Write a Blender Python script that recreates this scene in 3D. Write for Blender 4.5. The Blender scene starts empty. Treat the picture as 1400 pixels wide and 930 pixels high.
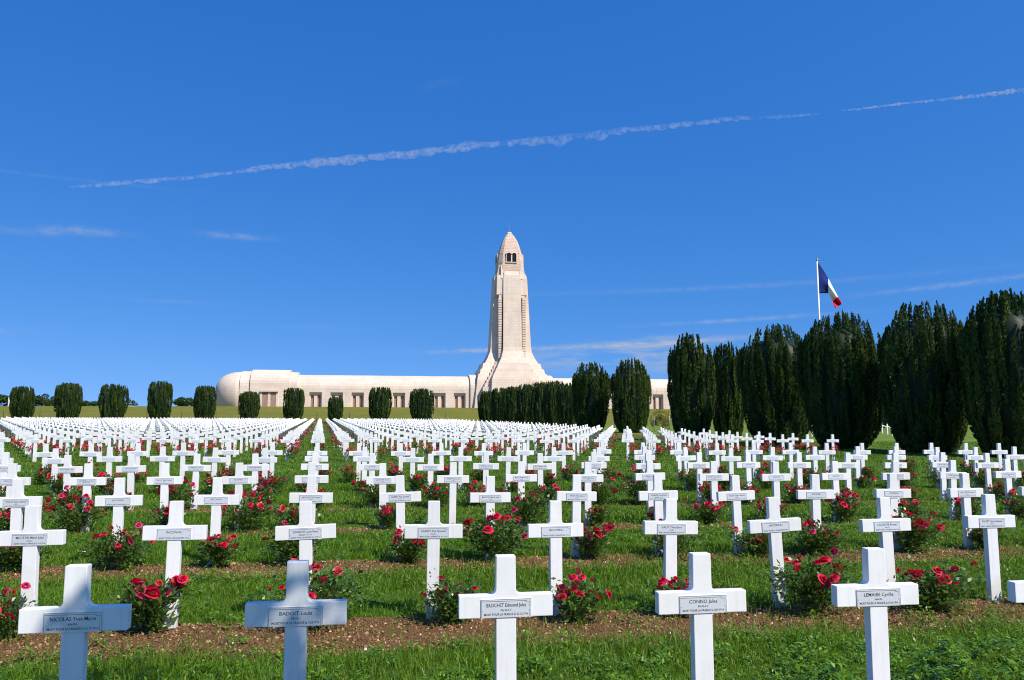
import bpy, bmesh, math, random
import numpy as np
from math import sin, cos, pi, radians
rng = np.random.default_rng(7)
random.seed(7)
S = bpy.context.scene
COL = S.collection

# ------------------------------------------------------------------ camera model (from the photograph)
F, HOR = 1100.0, 578.0
PIT = math.atan((HOR - 465.0) / F)
CZ = 1.9625
SX, SY = -0.0052, 0.01034
O = np.array([-1.22625, 4.73234]); A = np.array([1.18714, 0.17518]); B = np.array([-0.72697, 3.06913])
DET = A[0] * B[1] - A[1] * B[0]
J0 = 9.35                    # first row of the far block
JEND = 45.35

def grid(k, j): return O + k * A + j * B
def kj(x, y):
    px, py = x - O[0], y - O[1]
    return (px * B[1] - py * B[0]) / DET, (A[0] * py - A[1] * px) / DET
def sstep(a, b, x):
    t = np.clip((x - a) / (b - a), 0, 1); return t * t * (3 - 2 * t)
def terr(x, y):
    x = np.asarray(x, float); y = np.asarray(y, float)
    k, v = kj(x, y)
    z = SX * np.clip(x, -60, 60) + SY * np.clip(y, -50, 200)
    bank = sstep(46, 61, v)
    right = 1 - .9 * sstep(45, 95, x)
    z = z + 3.5 * bank * right
    z = z + 1.1 * sstep(34, 70, x) * sstep(30, 75, y) * (1 - bank)
    z = z + .45 * sstep(30, 50, v) * sstep(-30, -60, k) * (1 - bank)
    return z
def proj(x, y, z):
    z = z - CZ
    zc = y * cos(PIT) + z * sin(PIT); yc = -y * sin(PIT) + z * cos(PIT)
    return 700 + F * x / zc, 465 - F * yc / zc
def unproj(px, py, Y):
    v = (465 - py) / F
    t = Y / (cos(PIT) - v * sin(PIT))
    return np.array([(px - 700) / F * t, Y, CZ + t * (sin(PIT) + v * cos(PIT))])
def zpix(py, Y): return unproj(700, py, Y)[2]

# ------------------------------------------------------------------ materials
def new_mat(name):
    m = bpy.data.materials.new(name); m.use_nodes = True
    nt = m.node_tree; b = nt.nodes['Principled BSDF']
    return m, nt, b
def N(nt, t, **kw):
    n = nt.nodes.new(t)
    for k, v in kw.items():
        if k.startswith('i_'): n.inputs[k[2:]].default_value = v
        else: setattr(n, k, v)
    return n
def ramp(nt, fac, stops):
    r = nt.nodes.new('ShaderNodeValToRGB'); e = r.color_ramp.elements
    while len(e) < len(stops): e.new(0.5)
    for i, (p, c) in enumerate(stops):
        e[i].position = p; e[i].color = (*c, 1) if len(c) == 3 else c
    nt.links.new(fac, r.inputs[0]); return r.outputs[0]
def noise(nt, scale, detail=4, vec=None, rough=.55, dist=0.0):
    n = nt.nodes.new('ShaderNodeTexNoise'); n.inputs['Scale'].default_value = scale
    n.inputs['Detail'].default_value = detail; n.inputs['Roughness'].default_value = rough
    n.inputs['Distortion'].default_value = dist
    if vec is None:
        tc = nt.nodes.new('ShaderNodeTexCoord'); vec = tc.outputs['Object']
    nt.links.new(vec, n.inputs['Vector']); return n.outputs['Fac']
def math_(nt, op, a, b=None, c=None, clamp=False):
    n = nt.nodes.new('ShaderNodeMath'); n.operation = op; n.use_clamp = clamp
    for i, v in enumerate((a, b, c)):
        if v is None: continue
        if isinstance(v, (int, float)): n.inputs[i].default_value = v
        else: nt.links.new(v, n.inputs[i])
    return n.outputs[0]
def mix(nt, fac, a, b, mode='MIX'):
    n = nt.nodes.new('ShaderNodeMix'); n.data_type = 'RGBA'; n.blend_type = mode
    if isinstance(fac, (int, float)): n.inputs[0].default_value = fac
    else: nt.links.new(fac, n.inputs[0])
    for i, v in ((6, a), (7, b)):
        if isinstance(v, tuple): n.inputs[i].default_value = (*v, 1) if len(v) == 3 else v
        else: nt.links.new(v, n.inputs[i])
    return n.outputs[2]
def bump(nt, b, h, strength=.3, dist=.01):
    n = nt.nodes.new('ShaderNodeBump'); n.inputs['Strength'].default_value = strength; n.inputs['Distance'].default_value = dist
    nt.links.new(h, n.inputs['Height']); nt.links.new(n.outputs[0], b.inputs['Normal'])
def attr_rnd(nt):
    n = nt.nodes.new('ShaderNodeAttribute'); n.attribute_name = 'rnd'; return n.outputs['Fac']
def rough(b, r, spec=.5):
    b.inputs['Roughness'].default_value = r; b.inputs['Specular IOR Level'].default_value = spec

def leaf_mat(name, stops, trans=.25, rgh=.5, spec=.35, big=None):
    """leaf / blade material; colour of each leaf from the random value stored on it"""
    m, nt, b = new_mat(name)
    c = ramp(nt, attr_rnd(nt), stops)
    if big:
        c = mix(nt, ramp(nt, noise(nt, big[0], 3), [(.35, (0, 0, 0)), (.7, (1, 1, 1))]), c, mix(nt, .65, c, big[1]))
    nt.links.new(c, b.inputs['Base Color']); rough(b, rgh, spec)
    if trans:
        t = nt.nodes.new('ShaderNodeBsdfTranslucent'); nt.links.new(mix(nt, .35, c, (.35, .45, .02)), t.inputs['Color'])
        ms = nt.nodes.new('ShaderNodeMixShader'); ms.inputs[0].default_value = trans
        nt.links.new(b.outputs[0], ms.inputs[1]); nt.links.new(t.outputs[0], ms.inputs[2])
        nt.links.new(ms.outputs[0], nt.nodes['Material Output'].inputs['Surface'])
    return m

M = {}
# white painted concrete of the crosses
m, nt, b = new_mat('white_paint')
oi = nt.nodes.new('ShaderNodeObjectInfo')
tc = nt.nodes.new('ShaderNodeTexCoord'); sep = nt.nodes.new('ShaderNodeSeparateXYZ'); nt.links.new(tc.outputs['Object'], sep.inputs[0])
off = nt.nodes.new('ShaderNodeVectorMath'); off.operation = 'ADD'
cmb = nt.nodes.new('ShaderNodeCombineXYZ'); nt.links.new(math_(nt, 'MULTIPLY', oi.outputs['Random'], 91.0), cmb.inputs[0])
nt.links.new(tc.outputs['Object'], off.inputs[0]); nt.links.new(cmb.outputs[0], off.inputs[1])
grime = ramp(nt, noise(nt, 7, 6, off.outputs[0], .65), [(.45, (0, 0, 0)), (.8, (1, 1, 1))])
lowg = math_(nt, 'MULTIPLY', ramp(nt, sep.outputs[2], [(.0, (1, 1, 1)), (.28, (0, 0, 0))]), noise(nt, 14, 5, off.outputs[0], .7))
mp = nt.nodes.new('ShaderNodeMapping'); mp.inputs['Scale'].default_value = (26, 26, 1.6); nt.links.new(off.outputs[0], mp.inputs[0])
drip = ramp(nt, noise(nt, 1.0, 4, mp.outputs[0], .6), [(.50, (0, 0, 0)), (.78, (1, 1, 1))])
tone = mix(nt, oi.outputs['Random'], (.86, .85, .83), (.80, .79, .755))
c = mix(nt, math_(nt, 'MULTIPLY', grime, .40), tone, (.66, .64, .57))
c = mix(nt, math_(nt, 'MULTIPLY', drip, .30), c, (.56, .55, .50))
c = mix(nt, math_(nt, 'MULTIPLY', lowg, .8, clamp=True), c, (.42, .40, .28))
chips = ramp(nt, noise(nt, 30, 3, off.outputs[0], .5), [(.765, (0, 0, 0)), (.775, (1, 1, 1))])
c = mix(nt, chips, c, (.30, .25, .19))
nt.links.new(c, b.inputs['Base Color']); rough(b, .55, .3)
bump(nt, b, noise(nt, 60, 4, off.outputs[0]), .12, .004)
M['paint'] = m

m, nt, b = new_mat('plaque_metal')
c = ramp(nt, noise(nt, 12, 5), [(.3, (.74, .74, .76)), (.7, (.84, .84, .85))])
nt.links.new(c, b.inputs['Base Color']); rough(b, .42, .5); b.inputs['Metallic'].default_value = .3
M['plaque'] = m
m, nt, b = new_mat('engraved_black'); b.inputs['Base Color'].default_value = (.03, .03, .04, 1); rough(b, .6)
M['ink'] = m

GRASS = [(0, (.046, .122, .005)), (.4, (.092, .225, .008)), (.8, (.165, .33, .013)), (.95, (.25, .34, .03)), (1, (.36, .32, .10))]
M['grass'] = leaf_mat('grass_blade', GRASS, .38, .5, .3, (1.3, (.12, .18, .015)))
M['weed'] = leaf_mat('weed_leaf', [(0, (.045, .12, .008)), (.5, (.105, .245, .010)), (.9, (.20, .37, .02)), (1, (.26, .33, .05))], .34, .40, .45)
M['rose_leaf'] = leaf_mat('rose_leaf', [(0, (.028, .068, .012)), (.55, (.066, .145, .018)), (.86, (.125, .215, .026)), (.93, (.15, .06, .025)), (1, (.20, .23, .04))], .22, .36, .5)
M['yew'] = leaf_mat('yew_needles', [(0, (.009, .022, .005)), (.45, (.030, .062, .008)), (.9, (.075, .122, .014)), (1, (.13, .12, .025))], 0, .55, .3)
M['far_leaf'] = leaf_mat('far_leaves', [(0, (.025, .05, .014)), (.6, (.045, .085, .02)), (1, (.08, .12, .03))], .1, .6, .2)
M['yellow_leaf'] = leaf_mat('yellowing_leaves', [(0, (.10, .10, .02)), (.6, (.20, .19, .03)), (1, (.30, .24, .05))], .2, .6, .2)
M['tree_leaf'] = leaf_mat('tree_leaf', [(0, (.02, .06, .01)), (1, (.06, .13, .02))], .25, .5, .3)
def petal(name, stops):
    m, nt, b = new_mat(name); c = ramp(nt, attr_rnd(nt), stops)
    nt.links.new(c, b.inputs['Base Color']); rough(b, .5, .3)
    t = nt.nodes.new('ShaderNodeBsdfTranslucent'); nt.links.new(c, t.inputs['Color'])
    ms = nt.nodes.new('ShaderNodeMixShader'); ms.inputs[0].default_value = .25
    nt.links.new(b.outputs[0], ms.inputs[1]); nt.links.new(t.outputs[0], ms.inputs[2])
    nt.links.new(ms.outputs[0], nt.nodes['Material Output'].inputs['Surface']); return m
M['red'] = petal('red_petal', [(0, (.42, .002, .020)), (.5, (.74, .008, .055)), (1, (.88, .05, .14))])
M['pink'] = petal('pink_petal', [(0, (.42, .008, .06)), (.6, (.66, .025, .14)), (1, (.75, .10, .22))])
def plain(name, col, r=.6, spec=.4, metal=0, var=.2, scale=8):
    m, nt, b = new_mat(name)
    c = ramp(nt, noise(nt, scale, 5), [(.3, tuple(x * (1 - var) for x in col)), (.7, tuple(min(1, x * (1 + var)) for x in col))])
    nt.links.new(c, b.inputs['Base Color']); rough(b, r, spec); b.inputs['Metallic'].default_value = metal
    M[name] = m; return m
plain('bark', (.10, .075, .05), .9, .2, 0, .4, 14)
plain('stem', (.10, .11, .035), .7, .3, 0, .4, 30)
plain('galvanised', (.30, .31, .32), .5, .5, .5)
plain('dark_metal', (.05, .055, .05), .6)
plain('white_enamel', (.80, .80, .80), .35)
plain('car_paint', (.75, .76, .78), .2, .6, 0, .03)
plain('rubber', (.02, .02, .02), .8)
plain('glass_dark', (.02, .03, .035), .08, .8, 0, .1)
plain('brown_shade', (.36, .22, .17), .8, .2, 0, .15, 2)
plain('window_dark', (.012, .013, .018), .6, .1)
plain('gilt', (.5, .36, .1), .3, .5, .8)
plain('cloth_blue', (.010, .026, .16), .8, .2, 0, .1); plain('cloth_white', (.78, .78, .78), .8, .2, 0, .03); plain('cloth_red', (.62, .012, .03), .8, .2, 0, .08)

# mulch bits
m, nt, b = new_mat('mulch_bit')
c = ramp(nt, attr_rnd(nt), [(0, (.07, .034, .016)), (.45, (.22, .12, .054)), (.8, (.44, .27, .14)), (.94, (.68, .50, .31)), (1, (.72, .63, .50))])
nt.links.new(c, b.inputs['Base Color']); rough(b, .85, .2); M['mulch'] = m

# limestone
def stone(name, base, brick=None):
    m, nt, b = new_mat(name)
    tc = nt.nodes.new('ShaderNodeTexCoord'); o = tc.outputs['Object']
    n1 = noise(nt, .25, 5, o); n2 = noise(nt, 2.2, 5, o, .65)
    c = mix(nt, ramp(nt, n1, [(.35, (0, 0, 0)), (.68, (1, 1, 1))]), tuple(x * .90 for x in base), tuple(min(1, x * 1.08) for x in base))
    c = mix(nt, math_(nt, 'MULTIPLY', n2, .4), c, (base[0] * .82, base[1] * .74, base[2] * .68))
    # rain streaks
    mp = nt.nodes.new('ShaderNodeMapping'); mp.inputs['Scale'].default_value = (1.3, 1.3, .05); nt.links.new(o, mp.inputs[0])
    st = ramp(nt, noise(nt, 1.2, 4, mp.outputs[0]), [(.52, (0, 0, 0)), (.75, (1, 1, 1))])
    c = mix(nt, math_(nt, 'MULTIPLY', st, .45), c, (base[0] * .66, base[1] * .60, base[2] * .56))
    bw, bh, mort, ms = brick or (1.5, .62, .03, .12)
    sep = nt.nodes.new('ShaderNodeSeparateXYZ'); nt.links.new(o, sep.inputs[0])
    cb = nt.nodes.new('ShaderNodeCombineXYZ')
    nt.links.new(math_(nt, 'ADD', sep.outputs[0], sep.outputs[1]), cb.inputs[0]); nt.links.new(sep.outputs[2], cb.inputs[1])
    br = nt.nodes.new('ShaderNodeTexBrick'); nt.links.new(cb.outputs[0], br.inputs['Vector'])
    br.inputs['Scale'].default_value = 1; br.inputs['Brick Width'].default_value = bw; br.inputs['Row Height'].default_value = bh
    br.inputs['Mortar Size'].default_value = mort; br.inputs['Color1'].default_value = (1, 1, 1, 1); br.inputs['Color2'].default_value = (.86, .84, .82, 1)
    br.inputs['Mortar'].default_value = (.72, .56, .48, 1)
    c = mix(nt, ms * 4, c, br.outputs['Color'], 'MULTIPLY')
    nt.links.new(c, b.inputs['Base Color']); rough(b, .85, .2); M[name] = m
stone('limestone', (.77, .645, .53))
stone('limestone_tiles', (.75, .61, .50), (.62, .42, .055, .24))

# ground: lawn, soil strips along each grave row, dry bank
m, nt, b = new_mat('ground')
tc = nt.nodes.new('ShaderNodeTexCoord'); P = tc.outputs['Object']
def dot(vec, const):
    d = nt.nodes.new('ShaderNodeVectorMath'); d.operation = 'DOT_PRODUCT'; nt.links.new(vec, d.inputs[0]); d.inputs[1].default_value = vec_ = const
    return d.outputs['Value']
vv = math_(nt, 'ADD', dot(P, (-A[1] / DET, A[0] / DET, 0)), -(A[0] * O[1] - A[1] * O[0]) / DET)
kk = math_(nt, 'ADD', dot(P, (B[1] / DET, -B[0] / DET, 0)), -(O[0] * B[1] - O[1] * B[0]) / DET)
wob = math_(nt, 'MULTIPLY', math_(nt, 'SUBTRACT', noise(nt, 1.1, 6, P, .7), .5), .60)
wob2 = math_(nt, 'MULTIPLY', math_(nt, 'SUBTRACT', noise(nt, 9, 4, P, .7), .5), .20)
THR = math_(nt, 'ADD', .635, math_(nt, 'MULTIPLY', math_(nt, 'MULTIPLY', math_(nt, 'SUBTRACT', vv, 1.1), .24, clamp=True), .27))
def strip(v):
    w = math_(nt, 'FRACT', math_(nt, 'ADD', math_(nt, 'ADD', v, 9.97), math_(nt, 'MULTIPLY', wob, .4)))
    w = math_(nt, 'ADD', w, math_(nt, 'MULTIPLY', wob2, 1.0))
    return math_(nt, 'MULTIPLY', math_(nt, 'SUBTRACT', w, THR), 14, clamp=True)
def rng_mask(v, lo, hi):
    return math_(nt, 'MULTIPLY', math_(nt, 'GREATER_THAN', v, lo), math_(nt, 'LESS_THAN', v, hi))
front = math_(nt, 'MULTIPLY', strip(vv), rng_mask(vv, -.6, 6.2))
back = math_(nt, 'MULTIPLY', strip(math_(nt, 'SUBTRACT', vv, J0)), math_(nt, 'MULTIPLY', rng_mask(vv, J0 - .5, JEND + .3), math_(nt, 'LESS_THAN', kk, 19.8)))
soilm = math_(nt, 'MAXIMUM', front, back)
# beds under the yews on the right
soil = ramp(nt, noise(nt, 22, 8, P, .75), [(.25, (.07, .036, .016)), (.5, (.175, .094, .042)), (.72, (.31, .18, .085)), (.82, (.52, .37, .21))])
soil = mix(nt, ramp(nt, noise(nt, .8, 4, P), [(.4, (0, 0, 0)), (.7, (1, 1, 1))]), soil, mix(nt, .5, soil, (.13, .064, .028)))
lawn = ramp(nt, noise(nt, .7, 8, P, .7), [(.3, (.052, .105, .012)), (.55, (.090, .165, .016)), (.75, (.145, .205, .028))])
lawn = mix(nt, ramp(nt, noise(nt, 18, 6, P, .8), [(.35, (0, 0, 0)), (.7, (1, 1, 1))]), lawn, mix(nt, .5, lawn, (.02, .04, .008)))
meadow = ramp(nt, noise(nt, .16, 8, P, .7), [(.3, (.125, .125, .020)), (.55, (.165, .165, .026)), (.75, (.22, .185, .045))])
meadow = mix(nt, ramp(nt, noise(nt, 1.4, 6, P, .75), [(.45, (0, 0, 0)), (.7, (1, 1, 1))]), meadow, (.14, .15, .024))
bankm = math_(nt, 'MULTIPLY', math_(nt, 'SUBTRACT', math_(nt, 'ADD', vv, math_(nt, 'MULTIPLY', wob, 4)), 46), .5, clamp=True)
side = ramp(nt, noise(nt, .35, 6, P, .7), [(.3, (.11, .18, .026)), (.7, (.17, .23, .036))])
sidem = math_(nt, 'MULTIPLY', math_(nt, 'SUBTRACT', kk, math_(nt, 'ADD', 25, math_(nt, 'MULTIPLY', math_(nt, 'LESS_THAN', vv, 9), 8))), .5, clamp=True)
sidem = math_(nt, 'MULTIPLY', sidem, math_(nt, 'GREATER_THAN', vv, 8.5))
c = mix(nt, sidem, lawn, side)
c = mix(nt, bankm, c, meadow)
bed = math_(nt, 'MULTIPLY', rng_mask(math_(nt, 'ADD', kk, wob), 24.2, 26.2), rng_mask(vv, 8.8, 45))
c = mix(nt, math_(nt, 'MAXIMUM', soilm, math_(nt, 'MULTIPLY', bed, .8)), c, soil)
nt.links.new(c, b.inputs['Base Color']); rough(b, .95, .1)
bump(nt, b, noise(nt, 30, 8, P, .8), .8, .03)
M['ground'] = m

# ------------------------------------------------------------------ object helpers
def link(o, parent=None):
    COL.objects.link(o)
    if parent is not None: o.parent = parent
    return o
def tag(o, label=None, cat=None, group=None, kind=None):
    if label: o['label'] = label
    if cat: o['category'] = cat
    if group: o['group'] = group
    if kind: o['kind'] = kind
    return o
def empty(name, loc, rz=0.0):
    o = bpy.data.objects.new(name, None); o.empty_display_size = .2; o.location = loc; o.rotation_euler = (0, 0, rz); return link(o)
def np_mesh(name, V, polys, rnd=None, smooth=False):
    """V (n,3); polys: list of (m, k) index arrays"""
    me = bpy.data.meshes.new(name)
    V = np.ascontiguousarray(V, np.float32)
    polys = [np.ascontiguousarray(p, np.int32) for p in polys if len(p)]
    loops = np.concatenate([p.ravel() for p in polys]); tot = np.concatenate([np.full(len(p), p.shape[1], np.int32) for p in polys])
    start = np.concatenate([[0], np.cumsum(tot)[:-1]]).astype(np.int32)
    me.vertices.add(len(V)); me.vertices.foreach_set('co', V.ravel())
    me.loops.add(len(loops)); me.loops.foreach_set('vertex_index', loops)
    me.polygons.add(len(tot)); me.polygons.foreach_set('loop_start', start)
    if smooth: me.polygons.foreach_set('use_smooth', np.ones(len(tot), bool))
    if rnd is not None:
        a = me.attributes.new('rnd', 'FLOAT', 'POINT'); a.data.foreach_set('value', np.ascontiguousarray(rnd, np.float32))
    me.update(calc_edges=True); me.validate()
    return me
def obj(name, me, mat=None, parent=None, loc=None):
    o = bpy.data.objects.new(name, me)
    if mat is not None:
        for mm in (mat if isinstance(mat, (list, tuple)) else [mat]):
            if len(me.materials) < (len(mat) if isinstance(mat, (list, tuple)) else 1): me.materials.append(mm)
    if loc is not None: o.location = loc
    return link(o, parent)
class MB:
    """collects boxes, lofts, tubes; build() makes one mesh object"""
    def __init__(s): s.v = []; s.f = []
    def add(s, vs, fs):
        n = len(s.v); s.v += [tuple(p) for p in vs]; s.f += [tuple(i + n for i in f) for f in fs]; return s
    def box(s, x0, x1, y0, y1, z0, z1):
        return s.add([(x0, y0, z0), (x1, y0, z0), (x1, y1, z0), (x0, y1, z0), (x0, y0, z1), (x1, y0, z1), (x1, y1, z1), (x0, y1, z1)],
                     [(3, 2, 1, 0), (4, 5, 6, 7), (0, 1, 5, 4), (1, 2, 6, 5), (2, 3, 7, 6), (3, 0, 4, 7)])
    def loft(s, rings, cap0=True, cap1=True, close=True):
        n = len(rings[0]); vs = [p for r in rings for p in r]; fs = []
        for i in range(len(rings) - 1):
            for k in range(n if close else n - 1):
                k2 = (k + 1) % n
                fs.append((i * n + k, i * n + k2, (i + 1) * n + k2, (i + 1) * n + k))
        if cap0: fs.append(tuple(range(n))[::-1])
        if cap1: fs.append(tuple(range((len(rings) - 1) * n, len(rings) * n)))
        return s.add(vs, fs)
    def tube(s, pts, rad, n=8):
        rings = []
        for i, p in enumerate(pts):
            p = np.array(p, float)
            d = np.array(pts[min(i + 1, len(pts) - 1)], float) - np.array(pts[max(i - 1, 0)], float); d /= np.linalg.norm(d) + 1e-9
            u = np.cross(d, (0, 1, .13)); u /= np.linalg.norm(u) + 1e-9; w = np.cross(d, u)
            r = rad[i] if hasattr(rad, '__len__') else rad
            rings.append([tuple(p + r * (cos(2 * pi * k / n) * u + sin(2 * pi * k / n) * w)) for k in range(n)])
        return s.loft(rings)
    def mesh(s, name, smooth=False):
        me = bpy.data.meshes.new(name); me.from_pydata(s.v, [], s.f)
        bm = bmesh.new(); bm.from_mesh(me); bmesh.ops.recalc_face_normals(bm, faces=bm.faces); bm.to_mesh(me); bm.free()
        if smooth: me.polygons.foreach_set('use_smooth', np.ones(len(me.polygons), bool))
        me.update(); return me
    def build(s, name, mat, parent=None, smooth=False): return obj(name, s.mesh(name, smooth), mat, parent)

def quads_mesh(name, C, U, W, rnd, fold=None):
    """leaf quads (diamond-ish): centre C, half-length vector U, half-width vector W"""
    n = len(C)
    V = np.empty((n, 4, 3)); V[:, 0] = C - U; V[:, 1] = C + W - .1 * U; V[:, 2] = C + U; V[:, 3] = C - W - .1 * U
    idx = np.arange(n * 4).reshape(n, 4)
    return np_mesh(name, V.reshape(-1, 3), [idx], np.repeat(rnd, 4))
def unit(v): return v / (np.linalg.norm(v, axis=-1, keepdims=True) + 1e-9)
def rand_dirs(n): return unit(rng.normal(size=(n, 3)))

# ------------------------------------------------------------------ ground
xs = np.concatenate([np.linspace(-700, -80, 30), np.linspace(-76, 76, 77), np.linspace(80, 700, 30)])
ys = np.concatenate([np.linspace(-60, 0, 13), np.linspace(3, 240, 80), np.linspace(250, 900, 30)])
gx, gy = np.meshgrid(xs, ys)
V = np.stack([gx.ravel(), gy.ravel(), terr(gx, gy).ravel()], 1)
nx, ny = len(xs), len(ys)
i = np.arange(nx * ny).reshape(ny, nx)
tag(obj('ground', np_mesh('ground', V, [np.stack([i[:-1, :-1].ravel(), i[:-1, 1:].ravel(), i[1:, 1:].ravel(), i[1:, :-1].ravel()], 1)], smooth=True), M['ground']),
    kind='structure')

def soil_w(x, y):
    """signed fraction: >0 inside a soil strip"""
    k, v = kj(x, y)
    w = np.mod(v + 9.97, 1.0)
    inf = (v > -.6) & (v < 6.2)
    wb = np.mod(v - J0 + 9.97, 1.0)
    inb = (v > J0 - .5) & (v < JEND + .3) & (k < 19.8)
    return np.where(inf, w, np.where(inb, wb, 0.0)), k, v
def vnoise(x, y, s, seed=0):
    """cheap smooth noise from sines"""
    r = np.random.default_rng(seed); t = 0
    for q in range(6):
        a = r.uniform(0, 2 * pi); f = s * r.uniform(.6, 1.9)
        t = t + np.sin((x * cos(a) + y * sin(a)) * f + r.uniform(0, 6.28))
    return t / 6

def sample_area(y0, y1, dens):
    n = int(dens * ((.75 * (y1 ** 2 - y0 ** 2)) + 3.0 * (y1 - y0)))
    u = rng.random(n)
    # pdf proportional to width 1.5y+3
    a, bq = .75, 3.0
    c0 = a * y0 * y0 + bq * y0; c1 = a * y1 * y1 + bq * y1
    cc = c0 + u * (c1 - c0)
    y = (-bq + np.sqrt(bq * bq + 4 * a * cc)) / (2 * a)
    x = (rng.random(n) - .5) * (1.5 * y + 3.0)
    return x, y

def blades(name, zones, mat, label):
    Vs, Qs, R = [], [], []; base = 0
    for (y0, y1, dens, hmin, hmax, wid) in zones:
        x, y = sample_area(y0, y1, dens)
        w, k, v = soil_w(x, y)
        edge = .635 + .27 * np.clip((v - 1.1) * .24, 0, 1) + .10 * vnoise(x, y, 2.2, 3) + .05 * rng.normal(size=len(x)) + np.clip((k - 2 - v) * .012, 0, .09)
        keep = (w < edge) | (rng.random(len(x)) < .10)
        keep &= (v < 46)
        keep &= rng.random(len(x)) < (.85 + .35 * vnoise(x, y, 1.7, 5) - .25 * (vnoise(x, y, 5.0, 6) > .45))
        x, y = x[keep], y[keep]; n = len(x)
        z = terr(x, y)
        tall = np.clip(.72 + .6 * vnoise(x, y, 1.1, 8) + .45 * vnoise(x, y, 4.2, 9), .25, 1.7)
        h = rng.uniform(hmin, hmax, n) * tall
        az = rng.uniform(0, 2 * pi, n); lean = rng.uniform(.1, .9, n) * h
        d = np.stack([np.cos(az), np.sin(az), np.zeros(n)], 1)
        sa = rng.uniform(0, 2 * pi, n); s = np.stack([np.cos(sa), np.sin(sa), np.zeros(n)], 1) * (wid * rng.uniform(.6, 1.3, n))[:, None] / 2
        p0 = np.stack([x, y, z - .005], 1); up = np.array([0, 0, 1.0])
        p1 = p0 + up * (h * .6)[:, None] + d * (lean * .35)[:, None]
        p2 = p0 + up * (h * (1 - .25 * lean / (h + 1e-6)))[:, None] + d * lean[:, None]
        V = np.stack([p0 - s, p0 + s, p1 - s * .8, p1 + s * .8, p2], 1).reshape(-1, 3)
        ii = base + np.arange(n)[:, None] * 5
        Qs.append((ii + np.array([0, 1, 3, 2]), ii + np.array([2, 3, 4])))
        Vs.append(V)
        rr = np.clip(.5 + .26 * rng.normal(size=n) + .18 * vnoise(x, y, .9, 11) + .12 * (rng.random(n) < .02), 0, 1)
        R.append(np.repeat(rr, 5)); base += n * 5
    me = np_mesh(name, np.concatenate(Vs), [np.concatenate([q[0] for q in Qs]), np.concatenate([q[1] for q in Qs])], np.concatenate(R))
    return tag(obj(name, me, mat), label, 'grass', kind='stuff')
blades('grass', [(4.6, 9, 2300, .06, .17, .0070), (9, 14, 1400, .06, .16, .011), (14, 26, 520, .06, .15, .019), (26, 62, 80, .05, .13, .04)], M['grass'],
       'green lawn grass growing in bands between the rows of graves')

# weeds with broader leaves, thick in the nearest band and creeping over the soil on the right
def weeds():
    C, U, W, R = [], [], [], []
    x, y = sample_area(4.9, 17, 52)
    w, k, v = soil_w(x, y)
    right = sstep(1.5, 5, x)
    p = np.where(v < .62, .75 + .2 * right, .16 + .3 * right) * np.where((w > .64) & (w < .97), .30 + .55 * right, 1)
    p = p * (.7 + .9 * vnoise(x, y, 1.3, 21))
    # fringe along soil edges
    p = np.where((np.abs(w - .63) < .06), np.maximum(p, .45), p)
    keep = rng.random(len(x)) < p
    x, y = x[keep], y[keep]; z = terr(x, y)
    for xi, yi, zi in zip(x, y, z):
        n = rng.integers(18, 46); hh = rng.uniform(.06, .19); rr = rng.uniform(.07, .17); sz = rng.uniform(.012, .026)
        if xi > 2.0 and yi < 7.0 and rng.random() < .35: hh = rng.uniform(.16, .34); sz *= 1.35; n = int(n * 1.4)
        a = rng.uniform(0, 2 * pi, n); q = np.sqrt(rng.random(n))
        c = np.stack([xi + rr * q * np.cos(a), yi + rr * q * np.sin(a), zi + hh * (1 - .6 * q * q) * rng.uniform(.35, 1, n)], 1)
        dirs = unit(np.stack([np.cos(a), np.sin(a), rng.uniform(-.4, .6, n)], 1) + .5 * rand_dirs(n))
        side = unit(np.cross(dirs, np.array([0, 0, 1.]) + .5 * rand_dirs(n)))
        s = sz * rng.uniform(.7, 1.4, n)[:, None]
        C.append(c); U.append(dirs * s); W.append(side * s * .42); R.append(np.clip(rng.normal(.5, .25, n), 0, 1))
    me = quads_mesh('weeds', np.concatenate(C), np.concatenate(U), np.concatenate(W), np.concatenate(R))
    tag(obj('weeds', me, M['weed']), 'low leafy weeds creeping through the grass and over the bare soil', 'weeds', kind='stuff')
weeds()

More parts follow.
